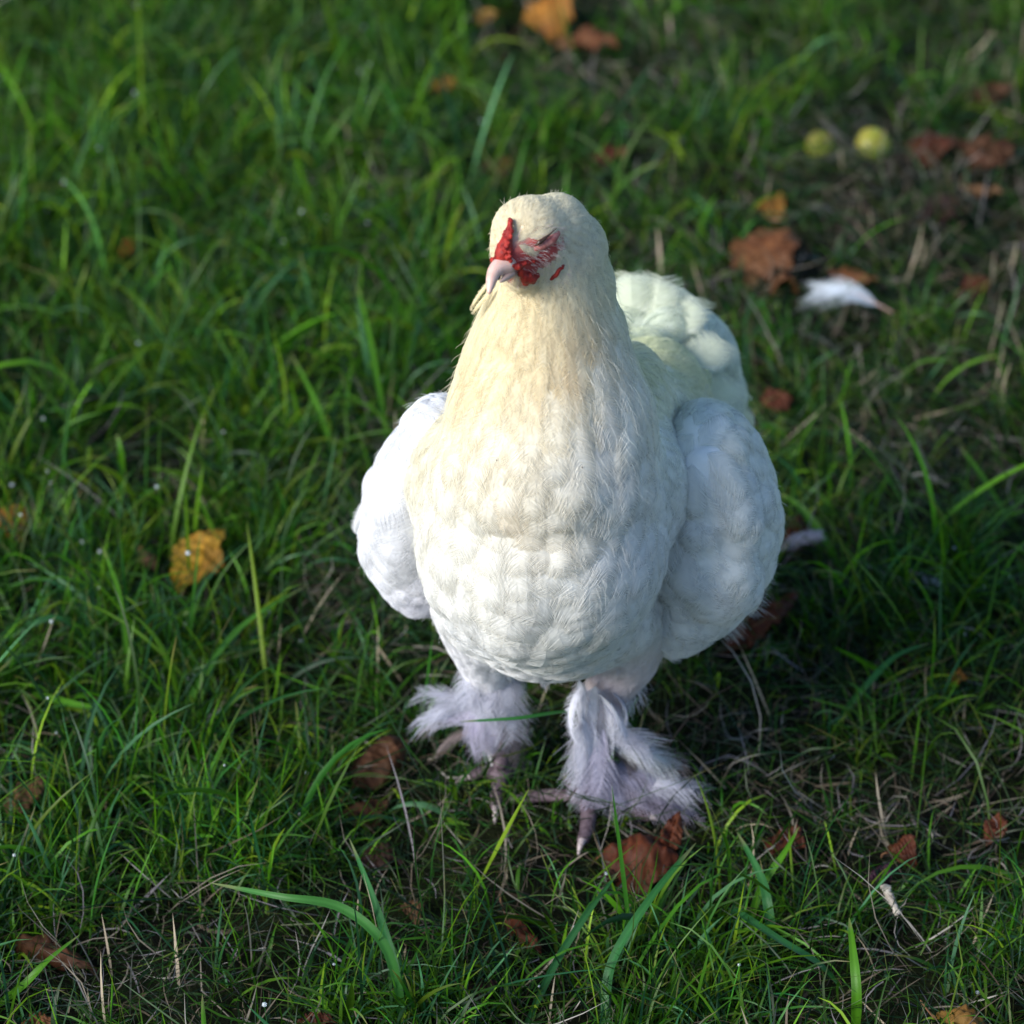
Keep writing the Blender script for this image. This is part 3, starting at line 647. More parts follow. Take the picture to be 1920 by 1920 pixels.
#GRASS
# ================================================================== THE LAWN
LEAVES = [ # u, v, length px, width px, yaw deg, colour, curl across, curl along, pitch, roll, height m, label
 (75, 1765, 190, 70, -37, 'brown', 2.6, .5, 6, 20, .020, 'long rolled brown dead leaf at the bottom left corner of the lawn'),
 (38, 1482, 85, 60, 40, 'tan', 1.4, .8, 30, 0, .030, 'small light brown curled leaf at the left edge above the rolled leaf'),
 (14, 955, 70, 60, 10, 'orange', .6, .4, 10, 10, .030, 'orange leaf cut by the left edge of the view'),
 (365, 1038, 125, 92, 58, 'yellow', 1.0, .6, 28, -10, .030, 'bright yellow leaf standing in the grass left of the hen'),
 (277, 1030, 52, 34, 120, 'tan', 1.2, .6, 10, 0, .030, 'small brown leaf tip touching the yellow leaf'),
 (712, 1418, 125, 75, 48, 'brown', 1.8, .8, 15, 25, .026, 'folded brown leaf left of the hen\'s raised foot feathers'),
 (682, 1503, 95, 60, 20, 'brown', 1.0, .5, 5, 0, .014, 'flat brown leaf just below the folded leaf, half buried in grass'),
 (715, 1605, 100, 55, -8, 'dark', .8, .4, 0, 0, .010, 'dark brown leaf sunk under white straws in front of the hen'),
 (1190, 1592, 160, 85, -14, 'rust', 1.3, .9, 8, 10, .020, 'large crumpled rust brown leaf below the hen\'s feathered foot'),
 (1258, 1558, 85, 45, 70, 'rust', 1.6, .7, 35, 0, .030, 'upright curled rust leaf standing at the side of the large crumpled one'),
 (1145, 1618, 60, 40, 60, 'dark', 1.3, .7, 20, 0, .016, 'dark red brown leaf scrap under the large crumpled leaf'),
 (1470, 1568, 85, 60, -30, 'rust', 1.2, .6, 12, 0, .018, 'reddish brown leaf with a pale straw across its top edge'),
 (1686, 1572, 62, 46, 15, 'rust', 1.4, .5, 25, 0, .022, 'small orange brown leaf above the dark purple one'),
 (1866, 1545, 60, 42, 60, 'rust', 1.0, .5, 15, 0, .018, 'small reddish leaf near the right edge behind upright stalks'),
 (1650, 1626, 58, 30, 30, 'purple', 1.6, .3, 8, 10, .018, 'dark purple folded leaf lying in the grass at lower right'),
 (1818, 1893, 125, 62, -38, 'ochre', 2.0, .5, 10, -15, .030, 'yellow and brown rolled leaf at the bottom right corner'),
 (978, 1728, 110, 38, -62, 'rust', 2.4, .6, 5, 0, .018, 'narrow twisted rust leaf strip in front of the hen'),
 (1425, 452, 160, 105, 18, 'orangebrown', 1.4, .9, 25, -10, .038, 'large orange brown leaf arched up behind the hen\'s tail'),
 (1468, 508, 85, 50, -80, 'orangebrown', 1.8, .5, 40, 0, .034, 'small curled orange leaf hanging under the large arched leaf'),
 (1410, 512, 45, 28, 80, 'tan', 1.4, .5, 30, 0, .024, 'pale orange leaf scrap between the hen\'s tail and the curled leaf'),
 (1595, 500, 100, 45, -45, 'orangebrown', 1.0, .5, 10, 0, .026, 'orange brown leaf just above the white feather'),
 (1425, 1150, 150, 85, 40, 'rust', 1.0, .4, 15, 0, .028, 'brown leaf under the hen\'s right hand wing'),
 (1487, 995, 85, 60, 70, 'rust', 1.0, .4, 20, 0, .026, 'dark rust leaf against the hen\'s wing above the grey feather'),
 (1828, 525, 62, 42, 10, 'rust', .8, .4, 10, 0, .030, 'blurred rust leaf right of the white feather'),
 (1750, 245, 130, 70, -25, 'rust', .8, .5, 10, 0, .030, 'reddish leaf right of the two green fruits'),
 (1855, 275, 110, 80, 30, 'brown', 1.2, .5, 15, 0, .030, 'brown and pinkish leaf near the right edge level with the fruits'),
 (1845, 335, 100, 26, -65, 'tan', 2.2, .4, 25, 0, .040, 'slender curled tan leaf hanging below the pinkish leaf'),
 (1775, 380, 110, 60, 20, 'dark', 1.0, .5, 5, 0, .018, 'dark brown leaf in the shade right of the arched leaf'),
 (1440, 368, 70, 45, 30, 'orange', .8, .4, 15, 0, .030, 'small orange leaf above the large arched leaf'),
 (1590, 390, 90, 45, -20, 'dark', .8, .4, 5, 0, .020, 'dark reddish leaf lying below the green fruits'),
 (1020, -14, 130, 80, 8, 'orange', .8, .6, 25, 0, .045, 'bright orange leaf at the top edge behind the hen\'s head'),
 (1095, 62, 110, 75, -35, 'orangebrown', 1.2, .6, 15, 0, .035, 'brown leaf leaning against the bright orange leaf at the top'),
 (912, 8, 60, 35, -20, 'ochre', .8, .4, 10, 0, .040, 'small yellow leaf left of the bright orange leaf at the top'),
 (830, 150, 60, 35, 10, 'orange', .8, .4, 5, 0, .026, 'faint orange leaf up left of the hen\'s head'),
 (930, 292, 75, 45, 5, 'rust', .8, .4, 5, 0, .020, 'dark rust leaf just up left of the hen\'s crown'),
 (1140, 282, 75, 35, -12, 'rust', .8, .4, 12, 0, .026, 'red brown leaf just up right of the hen\'s crown'),
 (285, 290, 45, 30, 30, 'orangebrown', 1.2, .4, 15, 0, .026, 'tiny orange brown leaf far up in the left grass'),
 (238, 452, 45, 32, 70, 'orange', 1.2, .4, 15, 0, .030, 'tiny orange leaf halfway up the left grass'),
 (592, 237, 40, 28, 40, 'rust', .8, .4, 15, 0, .026, 'tiny dark red leaf between tall blades left of the hen\'s head'),
 (1455, 745, 70, 45, 20, 'rust', .8, .4, 10, 0, .024, 'dark rust leaf right of the hen\'s tail wisps'),
 (1855, 150, 90, 50, -10, 'brown', .8, .4, 10, 0, .030, 'brown leaf near the right edge above the pinkish leaf'),
 (60, 1918, 90, 50, 5, 'orangebrown', 1.0, .4, 15, 0, .024, 'orange brown leaf cut by the bottom edge at the left'),
 (770, 1690, 50, 36, 20, 'tan', .8, .4, 5, 0, .014, 'small tan leaf sunk between blades below the white straws'),
 (590, 1912, 80, 40, 8, 'rust', .8, .4, 5, 0, .016, 'rust leaf at the bottom edge near the wide blade'),
 (900, 1838, 60, 34, 10, 'dark', .8, .4, 5, 0, .012, 'small dark leaf under crossing blades near the bottom'),
 (1795, 1262, 44, 26, 0, 'orange', .8, .4, 10, 0, .024, 'tiny orange leaf among stems right of the hen\'s feet'),
 (1700, 1215, 50, 28, 25, 'rust', 1.0, .4, 10, 0, .020, 'small pinkish brown leaf right of the hen below the wing'),
]
LC = {'brown': ((.19, .065, .028), (.27, .12, .05)), 'tan': ((.36, .17, .07), (.45, .25, .11)), 'orange': ((.55, .20, .03), (.62, .30, .05)), 'yellow': ((.66, .42, .03), (.58, .28, .03)),
      'dark': ((.065, .022, .014), (.12, .05, .028)), 'rust': ((.20, .045, .018), (.30, .085, .03)), 'purple': ((.045, .012, .030), (.08, .025, .05)), 'ochre': ((.48, .27, .05), (.26, .10, .03)),
      'orangebrown': ((.36, .12, .04), (.48, .20, .07))}
LPOS = []
M_leaf = thin_mat('dead_leaf', .22, .62, .25, 160, .22, bump=.6)
M_stalk = solid_mat('leaf_stalk', (.12, .05, .02), (.22, .11, .05), 100, .7)
def make_leaf(u, v, lp, wp, yaw, colr, cx, cy, pitch, roll, z, label, seed):
    c = gnd(u, v, z); k = mpp(c); L = lp*k*1.0; W = wp*k*.60; cx *= 1.35; cy *= 1.3; r = np.random.default_rng(seed)
    if abs(math.sin(math.radians(yaw))) > .5: L *= 1.35         # foreshortened by the low view
    else: W *= 1.5
    na, nb = 40, 23; s_ = np.linspace(0, 1, na)[:, None]; t_ = np.linspace(-1, 1, nb)[None, :]
    prof = (np.sin(np.pi*np.clip(s_, 0, 1)**.85)**1.0); tooth = 1+.16*np.abs(np.sin(s_*math.pi*9))*prof
    tear = 1-.28*np.clip(fnoise(np.stack([np.repeat(s_, nb, 1).ravel()*1.0, np.repeat(np.sign(t_), na, 0).ravel()*3], 1), seed+9, .35).reshape(na, nb), 0, 1)*np.abs(t_)**2
    x = t_*W*prof*tooth*tear; y = (s_-.5)*L + np.abs(t_)*L*.05 + 0*x
    G = np.stack([x.ravel(), y.ravel()], 1)
    vein = -.0016*np.abs(np.sin((s_*9+np.abs(t_)*1.6)*math.pi))*prof - .0012*np.exp(-(t_/.08)**2)
    zz = vein + (fnoise(G/L, seed+1, .45)*.060*L - np.abs(G[:, 0])*-.35*(1 if seed % 2 else -1) + fnoise(G/L, seed+2, .2)*.026*L+fnoise(G/L, seed+3, .09)*.008*L).reshape(x.shape)
    Rx = W*2/max(cx, .05); ang = x/Rx*(1+.3*r.normal()*s_); X3 = Rx*np.sin(ang); Z3 = -Rx*(1-np.cos(ang))+zz
    Ry = L/max(cy, .05)*.8; an = y/Ry; Y3 = Ry*np.sin(an)+0*X3; Z3 = Z3-Ry*(1-np.cos(an))*(.6+.6*r.random())
    V = np.stack([X3.ravel(), Y3.ravel(), Z3.ravel()], 1)
    idx = np.arange(na*nb).reshape(na, nb); F = np.stack([idx[:-1, :-1], idx[:-1, 1:], idx[1:, 1:], idx[1:, :-1]], -1).reshape(-1, 4)
    c1, c2 = map(np.array, LC[colr]); f = np.clip(.5+.35*fnoise(V/L, seed+5, .5), 0, 1)[:, None]
    edge = (np.abs(t_)**6*np.ones_like(s_)).ravel()[:, None]*.35; mid = np.exp(-(t_/.06)**2)*np.ones_like(s_)
    vl = np.abs(np.sin((s_*9+np.abs(t_)*1.6)*math.pi)).ravel()[:, None]**6; sp_ = np.clip(fnoise(V/L, seed+6, .09)-.9, 0, 1)[:, None]
    C = (c1*(1-f)+c2*f)*(1-edge)*(1+.45*mid.ravel()[:, None])*(1-.30*vl)*(1-.5*sp_)
    R = Matrix.Rotation(math.radians(yaw-90), 3, 'Z') @ Matrix.Rotation(math.radians(pitch), 3, 'X') @ Matrix.Rotation(math.radians(roll), 3, 'Y')
    V = V @ np.array(R).T; lo = V[:, 2].min(); zb = max(z*.85, -lo-.003)
    o = mesh_obj('fallen_leaf', V, F, M_leaf, None, C); o.location = (c.x, c.y, zb)
    md = o.modifiers.new('thickness', 'SOLIDIFY'); md.thickness = .00035
    tag(o, label, 'leaf', 'fallen autumn leaves in the grass')
    b = Vector(V.reshape(na, nb, 3)[0, nb//2]); d = (b-Vector(V.reshape(na, nb, 3)[2, nb//2])).normalized()
    if lp > 60:
        q = tube('stalk', [b-d*.002, b+d*L*.12, b+d*L*.26+Vector((.002, 0, -.002))], [.0008, .0007, .0009], M_stalk, None, 8, 6); q.parent = o
    LPOS.append((c.x, c.y, max(L*.42, W*.8), z))
LC = {k: tuple(tuple(x*(.36 if k in ('brown', 'rust', 'dark', 'tan', 'orangebrown') else .62) for x in c) for c in v) for k, v in LC.items()}
for i, lf in enumerate(LEAVES): make_leaf(*lf, 200+i*7)

# ---- fruit, loose feathers, twig, weed leaf
M_fruit = solid_mat('green_fruit', (.30, .24, .03), (.30, .38, .04), 40, .35, .5, .1, 200, .1)
def fruit(u, v, rp, label):
    c = gnd(u, v, .016); R = rp*mpp(c); V0, F0 = ico(); V = V0.copy(); rr_ = np.hypot(V[:, 0], V[:, 1])
    V[:, 2] *= .92; V[:, 2] -= .22*np.exp(-(rr_/.22)**2)*np.sign(V[:, 2]); V *= R*(1+.02*fnoise(V0, 5, 1.2)[:, None])
    o = mesh_obj('crab_apple', V, F0, M_fruit); o.location = (c.x, c.y, max(R*1.3, .014)); o.rotation_euler = (.5, .3, 0)
    tag(o, label, 'apple', 'green fruits fallen in the grass')
    q = tube('stalk', [(0, 0, R*.72), (.001, 0, R*1.1), (.003, .001, R*1.45)], [.0008, .0006, .0009], M_stalk, None, 8, 6); q.parent = o
    q = mesh_obj('calyx', *(lambda a: (a[0]*np.array([R*.16, R*.16, R*.08])+np.array([0, 0, -R*.74]), a[1]))(ico()), M_stalk); q.parent = o
    LPOS.append((c.x, c.y, R*1.3, .02))
fruit(1538, 277, 29, 'smaller yellow green crab apple, nearer to the hen, in the blurred grass')
fruit(1637, 281, 34, 'rounder bright yellow green crab apple beside the smaller one')

def loose_feather(u1, v1, z1, u2, v2, z2, Wm, col, label, bend, seed, up=None, rg=1.4, vm=.85):
    a = gnd(u1, v1, z1); b = gnd(u2, v2, z2)
    root = None; pl = Plumage(); free_feather(pl, a, b, Wm, col, .0015, bend, up=up or (Vector((0, -.3, 1))), ragged=rg, first=.05)
    o = build_plumage(pl, 'fallen_feather', None, 90, seed, rad=.00016, over=1.15, spread=1.2, vane=vm)
    if 'kind' in o: del o['kind']
    tag(o, label, 'feather', 'shed feathers lying in the grass')
    S = [Vector(p)+Vector((0, 0, .0006)) for p in pl.S[0]]; d = (S[0]-S[1]).normalized()
    q = tube('quill', [S[0]+d*.012]+S[::2]+[S[-1]], [.0010, .0010, .0008, .0006, .0004, .0002], M_beak, None, 20, 6); q.parent = o
    LPOS.append(((a.x+b.x)/2, (a.y+b.y)/2, (b-a).length*.5, (z1+z2)/2))
loose_feather(1650, 574, .026, 1526, 548, .032, .0120, (.70, .75, .80), 'white curved body feather lying on the grass behind the hen', .15, 301, rg=3.0, vm=.72)
loose_feather(1448, 1040, .012, 1540, 1003, .03, .006, (.50, .48, .54), 'narrow grey feather poking out beside the hen\'s wing', .12, 303)
loose_feather(1715, 1075, .022, 1762, 1098, .018, .0035, (.70, .70, .78), 'small pale feather in the grass right of the hen', .05, 305)
M_twig = solid_mat('pale_twig', (.22, .18, .15), (.50, .45, .38), 200, .8, .2, .8, 500)
tw = [gnd(1660, 1666, .034), gnd(1668, 1680, .032), gnd(1676, 1697, .030), gnd(1685, 1716, .027)]
o = tube('twig', [p-tw[0] for p in tw], [.0022, .0026, .0019, .0024], M_twig, None, 24, 10, .30); o.location = tw[0]
q = tube('knot', [Vector((-.0035, 0, .001)), Vector((0, 0, .0012)), Vector((.004, 0, .0005))], [.0014, .0024, .0016], M_twig, None, 12, 8); q.parent = o
tag(o, 'short pale knobbly twig below the dark purple leaf', 'twig')
LPOS.append((tw[1].x, tw[1].y, .012, .03))
M_weed = thin_mat('weed_leaf', .35, .45, .4, 120, .2, bump=.3, tcol=(1.2, 1.2, .5))
c = gnd(1815, 945, .03); a_ = np.linspace(-1, 1, 11)[None, :]; b_ = np.linspace(0, 1, 15)[:, None]
x = a_*.014*np.sin(np.pi*b_**.8)**.7; y = (b_-.5)*.034+0*a_; z = -.004*a_**2*1.0+.004*np.sin(b_*3)-.0006*np.abs(np.sin(b_*16+np.abs(a_)*2))
V = np.stack([x.ravel(), y.ravel(), (z+0*x).ravel()], 1); idx = np.arange(165).reshape(15, 11)
o = mesh_obj('weed_leaf', V, np.stack([idx[:-1, :-1], idx[:-1, 1:], idx[1:, 1:], idx[1:, :-1]], -1).reshape(-1, 4), M_weed, None, np.tile([.045, .13, .02], (165, 1)))
o.location = c; o.rotation_euler = (.5, .1, -1.0); tag(o, 'broad rounded green weed leaf at the right between thin blades', 'leaf')
q = tube('stalk', [(0, -.016, 0), (0, -.026, -.008), (.002, -.030, -.026)], [.0008, .0008, .0010], M_weed, None, 8, 6); q.parent = o
q.data.color_attributes.new('col', 'FLOAT_COLOR', 'POINT').data.foreach_set('color', np.tile([.06, .13, .03, 1], len(q.data.vertices)).astype(np.float32))

# ---- grass
M_grass = thin_mat('grass_blade', .40, .45, .32, 30, .18, tcol=(1.25, 1.35, .4))
M_straw = thin_mat('dry_straw', .15, .65, .25, 60, .2)
def blades(name, xy, L, w, az, lean, curv, col, mat, K=6, twist=None, zoff=0., droop=0., fold=False, parent=None):
    n = len(xy); s = np.linspace(0, 1, K)[None, :]; L = L[:, None]; w = w[:, None]
    th = lean[:, None]+curv[:, None]*s**1.4+ (droop[:, None]*np.clip(s-.55, 0, 1)*3 if np.ndim(droop) else 0)
    a = az[:, None] + (twist[:, None]*s if twist is not None else 0)
    ds = L/(K-1); T = np.stack([np.sin(th)*np.cos(a), np.sin(th)*np.sin(a), np.cos(th)], -1)
    P = np.cumsum(T*ds[..., None], 1)-T*ds[..., None]*.5; P = P-P[:, :1]
    z0 = ground_z(xy[:, 0], xy[:, 1]); P[..., 0] += xy[:, :1]; P[..., 1] += xy[:, 1:2]; P[..., 2] += (z0+zoff-.002)[:, None]
    P[..., 2] = np.maximum(P[..., 2], (z0+.002)[:, None] - .004*(s < .1))
    side = np.stack([-np.sin(a), np.cos(a), 0*a], -1); nrm = np.cross(T, side)
    rho = rng.uniform(-1.2, 1.2, (n, 1))+ rng.normal(0, 1.0, (n, 1))*s
    sd = side*np.cos(rho)[..., None]+nrm*np.sin(rho)[..., None]
    prof = np.interp(s, [0, .15, .5, .8, 1], [.65, .9, 1, .65, .04])*w
    if fold:
        nn = np.cross(T, sd); M_ = P+nn*(prof*.22)[..., None]
        V = np.stack([P-sd*prof[..., None]*.5, M_, P+sd*prof[..., None]*.5], 2).reshape(-1, 3); q = 3
    else:
        V = np.stack([P-sd*prof[..., None]*.5, P+sd*prof[..., None]*.5], 2).reshape(-1, 3); q = 2
    idx = np.arange(n*K*q).reshape(n, K, q)
    F = np.stack([idx[:, :-1, :-1], idx[:, :-1, 1:], idx[:, 1:, 1:], idx[:, 1:, :-1]], -1).reshape(-1, 4)
    C = np.repeat(col, K*q, axis=0).reshape(n, K, q, 3)
    if name == 'grass':                                   # pale sheaths at the foot, some yellowed tips
        foot = np.clip(1-np.linspace(0, 1, K)*5, 0, 1)[None, :, None, None]; C = C*(1-foot*.5)+np.array([.16, .17, .07])*foot*.5
        tip = (rng.random((n, 1, 1, 1)) < .12)*np.clip(np.linspace(0, 1, K)*4-3, 0, 1)[None, :, None, None]; C = C*(1-tip)+np.array([.30, .24, .10])*tip
    return mesh_obj(name, V, F, mat, parent, C.reshape(-1, 3)), P
def frame_uv(x, y):                                         # where a ground point is in the view, to grade the density
    d = y*CP+CAM_H*SP; return x/d/TAN, (y*SP-CAM_H*CP)/d/TAN
def scatter(n, dens):
    out = []
    while sum(map(len, out)) < n:
        x = rng.uniform(-1.5, 1.5, n*2); y = rng.uniform(1.7, 5.0, n*2); k = rng.random(n*2) < dens(x, y); out.append(np.stack([x[k], y[k]], 1))
    return np.concatenate(out)[:n]
def base_density(x, y):
    a, b = frame_uv(x, y); inside = np.exp(-np.clip(np.abs(a)-1.15, 0, 9)**2*8)*np.exp(-np.clip(np.abs(b)-1.15, 0, 9)**2*14)
    return .10+.90*inside
def lush(x, y):                                             # 0 bare thatch .. 1 thick tuft
    P = np.stack([np.ravel(x), np.ravel(y)], 1); a, b = frame_uv(P[:, 0], P[:, 1])
    f = .58+.26*fnoise(P, 61, .12)+.14*fnoise(P, 62, .38)-.14*a
    for (u, v, rr_, k) in [(250, 1890, .07, -.9), (190, 1620, .08, .5), (980, 1640, .06, -.6), (1700, 450, .12, -.4), (700, 1180, .05, -.4), (1560, 1500, .10, -.35), (1750, 860, .08, -.4), (300, 500, .2, .35),
                           (380, 60, .3, .3), (470, 400, .05, -.5), (1100, 130, .08, -.6), (1640, 330, .07, -.5), (60, 200, .06, -.4), (880, 1560, .05, .5), (1430, 1700, .05, .4), (1640, 1180, .1, .3)]:
        c = gnd(u, v); f = f+k*np.exp(-((P[:, 0]-c.x)**2+((P[:, 1]-c.y)*.75)**2)/(rr_*rr_))
    return np.clip(f, 0, 1).reshape(np.shape(x))
def keep_clear(xy, L, frac=.9):
    """no tall blades right over the things seen lying in the grass"""
    f = np.ones(len(xy))
    for (x, y, R, z) in LPOS:
        dx = xy[:, 0]-x; dy = xy[:, 1]-y; hit = (np.abs(dx) < R) & (dy < R*.7) & (dy > -(R*.6+.05)); f = np.where(hit, np.minimum(f, .27+.5*(np.random.default_rng(8).random(len(xy)) < .12)), f)
    for c in (LF, RF):
        dx = xy[:, 0]-c.x; dy = xy[:, 1]-c.y; hit = (np.abs(dx) < .055) & (dy < .05) & (dy > -.10); f = np.where(hit, np.minimum(f, .45), f)
    hit = (xy[:, 0] > -.09) & (xy[:, 0] < .13) & (xy[:, 1] > 2.30) & (xy[:, 1] < 2.66); f = np.where(hit, np.minimum(f, .6), f)
    return f
GC = np.array([[.034, .112, .006], [.058, .145, .007], [.016, .072, .008], [.010, .052, .018], [.038, .110, .048], [.105, .180, .010]])
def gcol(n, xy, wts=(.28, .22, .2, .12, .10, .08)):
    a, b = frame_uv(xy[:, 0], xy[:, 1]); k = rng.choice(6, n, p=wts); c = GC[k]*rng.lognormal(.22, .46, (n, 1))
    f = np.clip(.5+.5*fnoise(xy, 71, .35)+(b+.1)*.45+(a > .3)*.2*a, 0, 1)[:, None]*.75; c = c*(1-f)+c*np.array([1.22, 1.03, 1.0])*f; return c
# 1 tufts of long blades fanning from one foot
def tufts(nt, per, Lm, wm, seed, K, fold=False):
    T = scatter(nt, lambda x, y: base_density(x, y)*lush(x, y)**1.3); lu = lush(T[:, 0], T[:, 1])
    cnt = np.maximum(2, (per*rng.uniform(.4, 1.6, nt)*(.5+lu)).astype(int)); xy = np.repeat(T, cnt, 0); lu = np.repeat(lu, cnt); n = len(xy)
    xy = xy+rng.normal(0, .009, xy.shape); az = rng.uniform(0, 6.283, n); tz = np.repeat(rng.uniform(0, 6.283, nt), cnt); tl = np.repeat(rng.uniform(.1, .6, nt), cnt)
    vx = np.cos(az)*.6+np.cos(tz)*tl; vy = np.sin(az)*.6+np.sin(tz)*tl; az = np.arctan2(vy, vx)
    L = Lm*rng.lognormal(0, .35, n)*(.65+.6*lu)*keep_clear(xy, None); w = wm*rng.lognormal(0, .25, n)
    lean = np.abs(rng.normal(.15, .48, n)); curv = np.abs(rng.normal(1.0, .9, n))
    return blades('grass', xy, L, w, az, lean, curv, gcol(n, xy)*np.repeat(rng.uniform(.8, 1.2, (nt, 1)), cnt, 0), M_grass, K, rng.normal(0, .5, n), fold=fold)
PARTS = []
g1, P1 = tufts(4300, 13, .048, .0016, 1, 7)
g2, P2 = tufts(850, 3.4, .068, .0033, 2, 9, True)
# 2 fine short blades everywhere
n = 24000; xy = scatter(n, lambda x, y: base_density(x, y)*(.35+.65*lush(x, y))); kc = keep_clear(xy, None)
g3, P3_ = blades('grass', xy, .038*rng.lognormal(0, .4, n)*kc, .0011*rng.lognormal(0, .3, n), rng.uniform(0, 6.28, n), np.abs(rng.normal(.3, .4, n)), np.abs(rng.normal(.9, .8, n)), gcol(n, xy)*.50, M_grass, 5, rng.normal(0, .8, n))  # colour darkened to paint in shade between the taller tufts
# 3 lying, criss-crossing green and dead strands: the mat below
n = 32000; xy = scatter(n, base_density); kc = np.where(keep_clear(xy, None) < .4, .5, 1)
g4, _ = blades('grass', xy, .055*rng.lognormal(0, .4, n)*kc, .0009*rng.lognormal(0, .3, n), rng.uniform(0, 6.28, n), rng.uniform(.9, 1.5, n), rng.normal(.1, .35, n), gcol(n, xy, (.2, .1, .3, .2, .15, .05))*.42, M_grass, 5, rng.normal(0, 1.2, n), zoff=rng.uniform(.002, .022, n))  # mat coloured darker still: the shade of the gaps is in the colour
n = 17000; xy = scatter(n, lambda x, y: base_density(x, y)*(.2+.85*(1-lush(x, y))**1.2)); sc_ = np.array([[.20, .17, .13], [.14, .11, .075], [.36, .33, .29], [.10, .07, .05], [.20, .18, .19]])
cs = sc_[rng.choice(5, n, p=(.25, .25, .12, .25, .13))]*rng.uniform(.6, 1.15, (n, 1))
g5, _ = blades('dry_grass', xy, .034*rng.lognormal(0, .5, n), .0009*rng.lognormal(0, .35, n), rng.uniform(0, 6.28, n), rng.uniform(.7, 1.6, n), rng.normal(.2, .6, n), cs, M_straw, 5, rng.normal(0, 1.5, n), zoff=rng.uniform(.0, .014, n))
# 4 standing pale stalks
n = 900; xy = scatter(n, lambda x, y: base_density(x, y)*(1.05-lush(x, y)))
g6, _ = blades('dry_grass', xy, .045*rng.lognormal(0, .35, n)*keep_clear(xy, None), .0017*rng.lognormal(0, .3, n), rng.uniform(0, 6.28, n), np.abs(rng.normal(.5, .4, n)), rng.normal(.1, .4, n), np.array([[.46, .38, .27]])*rng.uniform(.7, 1.1, (n, 1)), M_straw, 5)
n = 26000; xy = np.stack([rng.uniform(-4.5, 4.5, n), rng.uniform(-1.5, 9.5, n)], 1); out_ = (np.abs(xy[:, 0]) > 1.2) | (xy[:, 1] < 1.8) | (xy[:, 1] > 4.7); xy = xy[out_]; n = len(xy)
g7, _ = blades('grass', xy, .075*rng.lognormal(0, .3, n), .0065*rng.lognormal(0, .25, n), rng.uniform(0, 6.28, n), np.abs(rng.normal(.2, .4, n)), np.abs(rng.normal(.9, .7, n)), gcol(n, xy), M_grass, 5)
for g_, lab in ((g7, 'rough grass spreading around the lawn'), (g1, 'long thin green blades in tufts'), (g2, 'broad green blades in tufts'), (g3, 'short fine green blades between the tufts'), (g4, 'flattened green blades matted over the soil'), (g5, 'dead straw coloured grass matted low between green blades'), (g6, 'pale dry stalks standing among the green grass')):
    tag(g_, lab, 'grass', kind='stuff')
# 5 the widest single blades, each bent as it grows
def big_blade(pts, w, colr, label):
    P = [gnd(u, v, z) for u, v, z in pts]; P0 = P[0]; K = 22; V = []
    def pt(t):
        x = t*(len(P)-1); i = min(int(x), len(P)-2); f = x-i; p0, p1, p2, p3 = P[max(i-1, 0)], P[i], P[i+1], P[min(i+2, len(P)-1)]
        return .5*((2*p1)+(p2-p0)*f+(2*p0-5*p1+4*p2-p3)*f*f+(3*p1-p0-3*p2+p3)*f**3)
    for k in range(K):
        t = k/(K-1); c = pt(t); d = (pt(min(t+.02, 1))-pt(max(t-.02, 0))).normalized(); up = Vector((0, -.5, 1)); sd = d.cross(up).normalized(); tw_ = .5*math.sin(t*3+w*900)
        nn = sd.cross(d).normalized(); sd = (sd*math.cos(tw_)+nn*math.sin(tw_)).normalized(); nn = sd.cross(d).normalized()
        ww = w*np.interp(t, [0, .2, .55, .85, 1], [.7, 1, .95, .5, .03])*.5
        for q, dz in ((-1, 0), (-.5, -.10), (0, -.28), (.5, -.10), (1, 0)): V.append(c-P0+sd*ww*q+nn*ww*dz)
    idx = np.arange(K*5).reshape(K, 5); F = np.stack([idx[:-1, :-1], idx[:-1, 1:], idx[1:, 1:], idx[1:, :-1]], -1).reshape(-1, 4)
    C = np.tile(np.array(colr), (K, 5, 1)); C[:, 2] *= 1.25; C[-3:] = C[-3:]*.5+np.array([.25, .2, .1])*.5
    o = mesh_obj('grass_blade', [tuple(v) for v in V], F, M_grass, None, C.reshape(-1, 3)); o.location = P0
    tag(o, label, 'grass blade', 'widest single grass blades')
G1, G2, G3 = (.07, .21, .010), (.030, .14, .035), (.024, .11, .030)
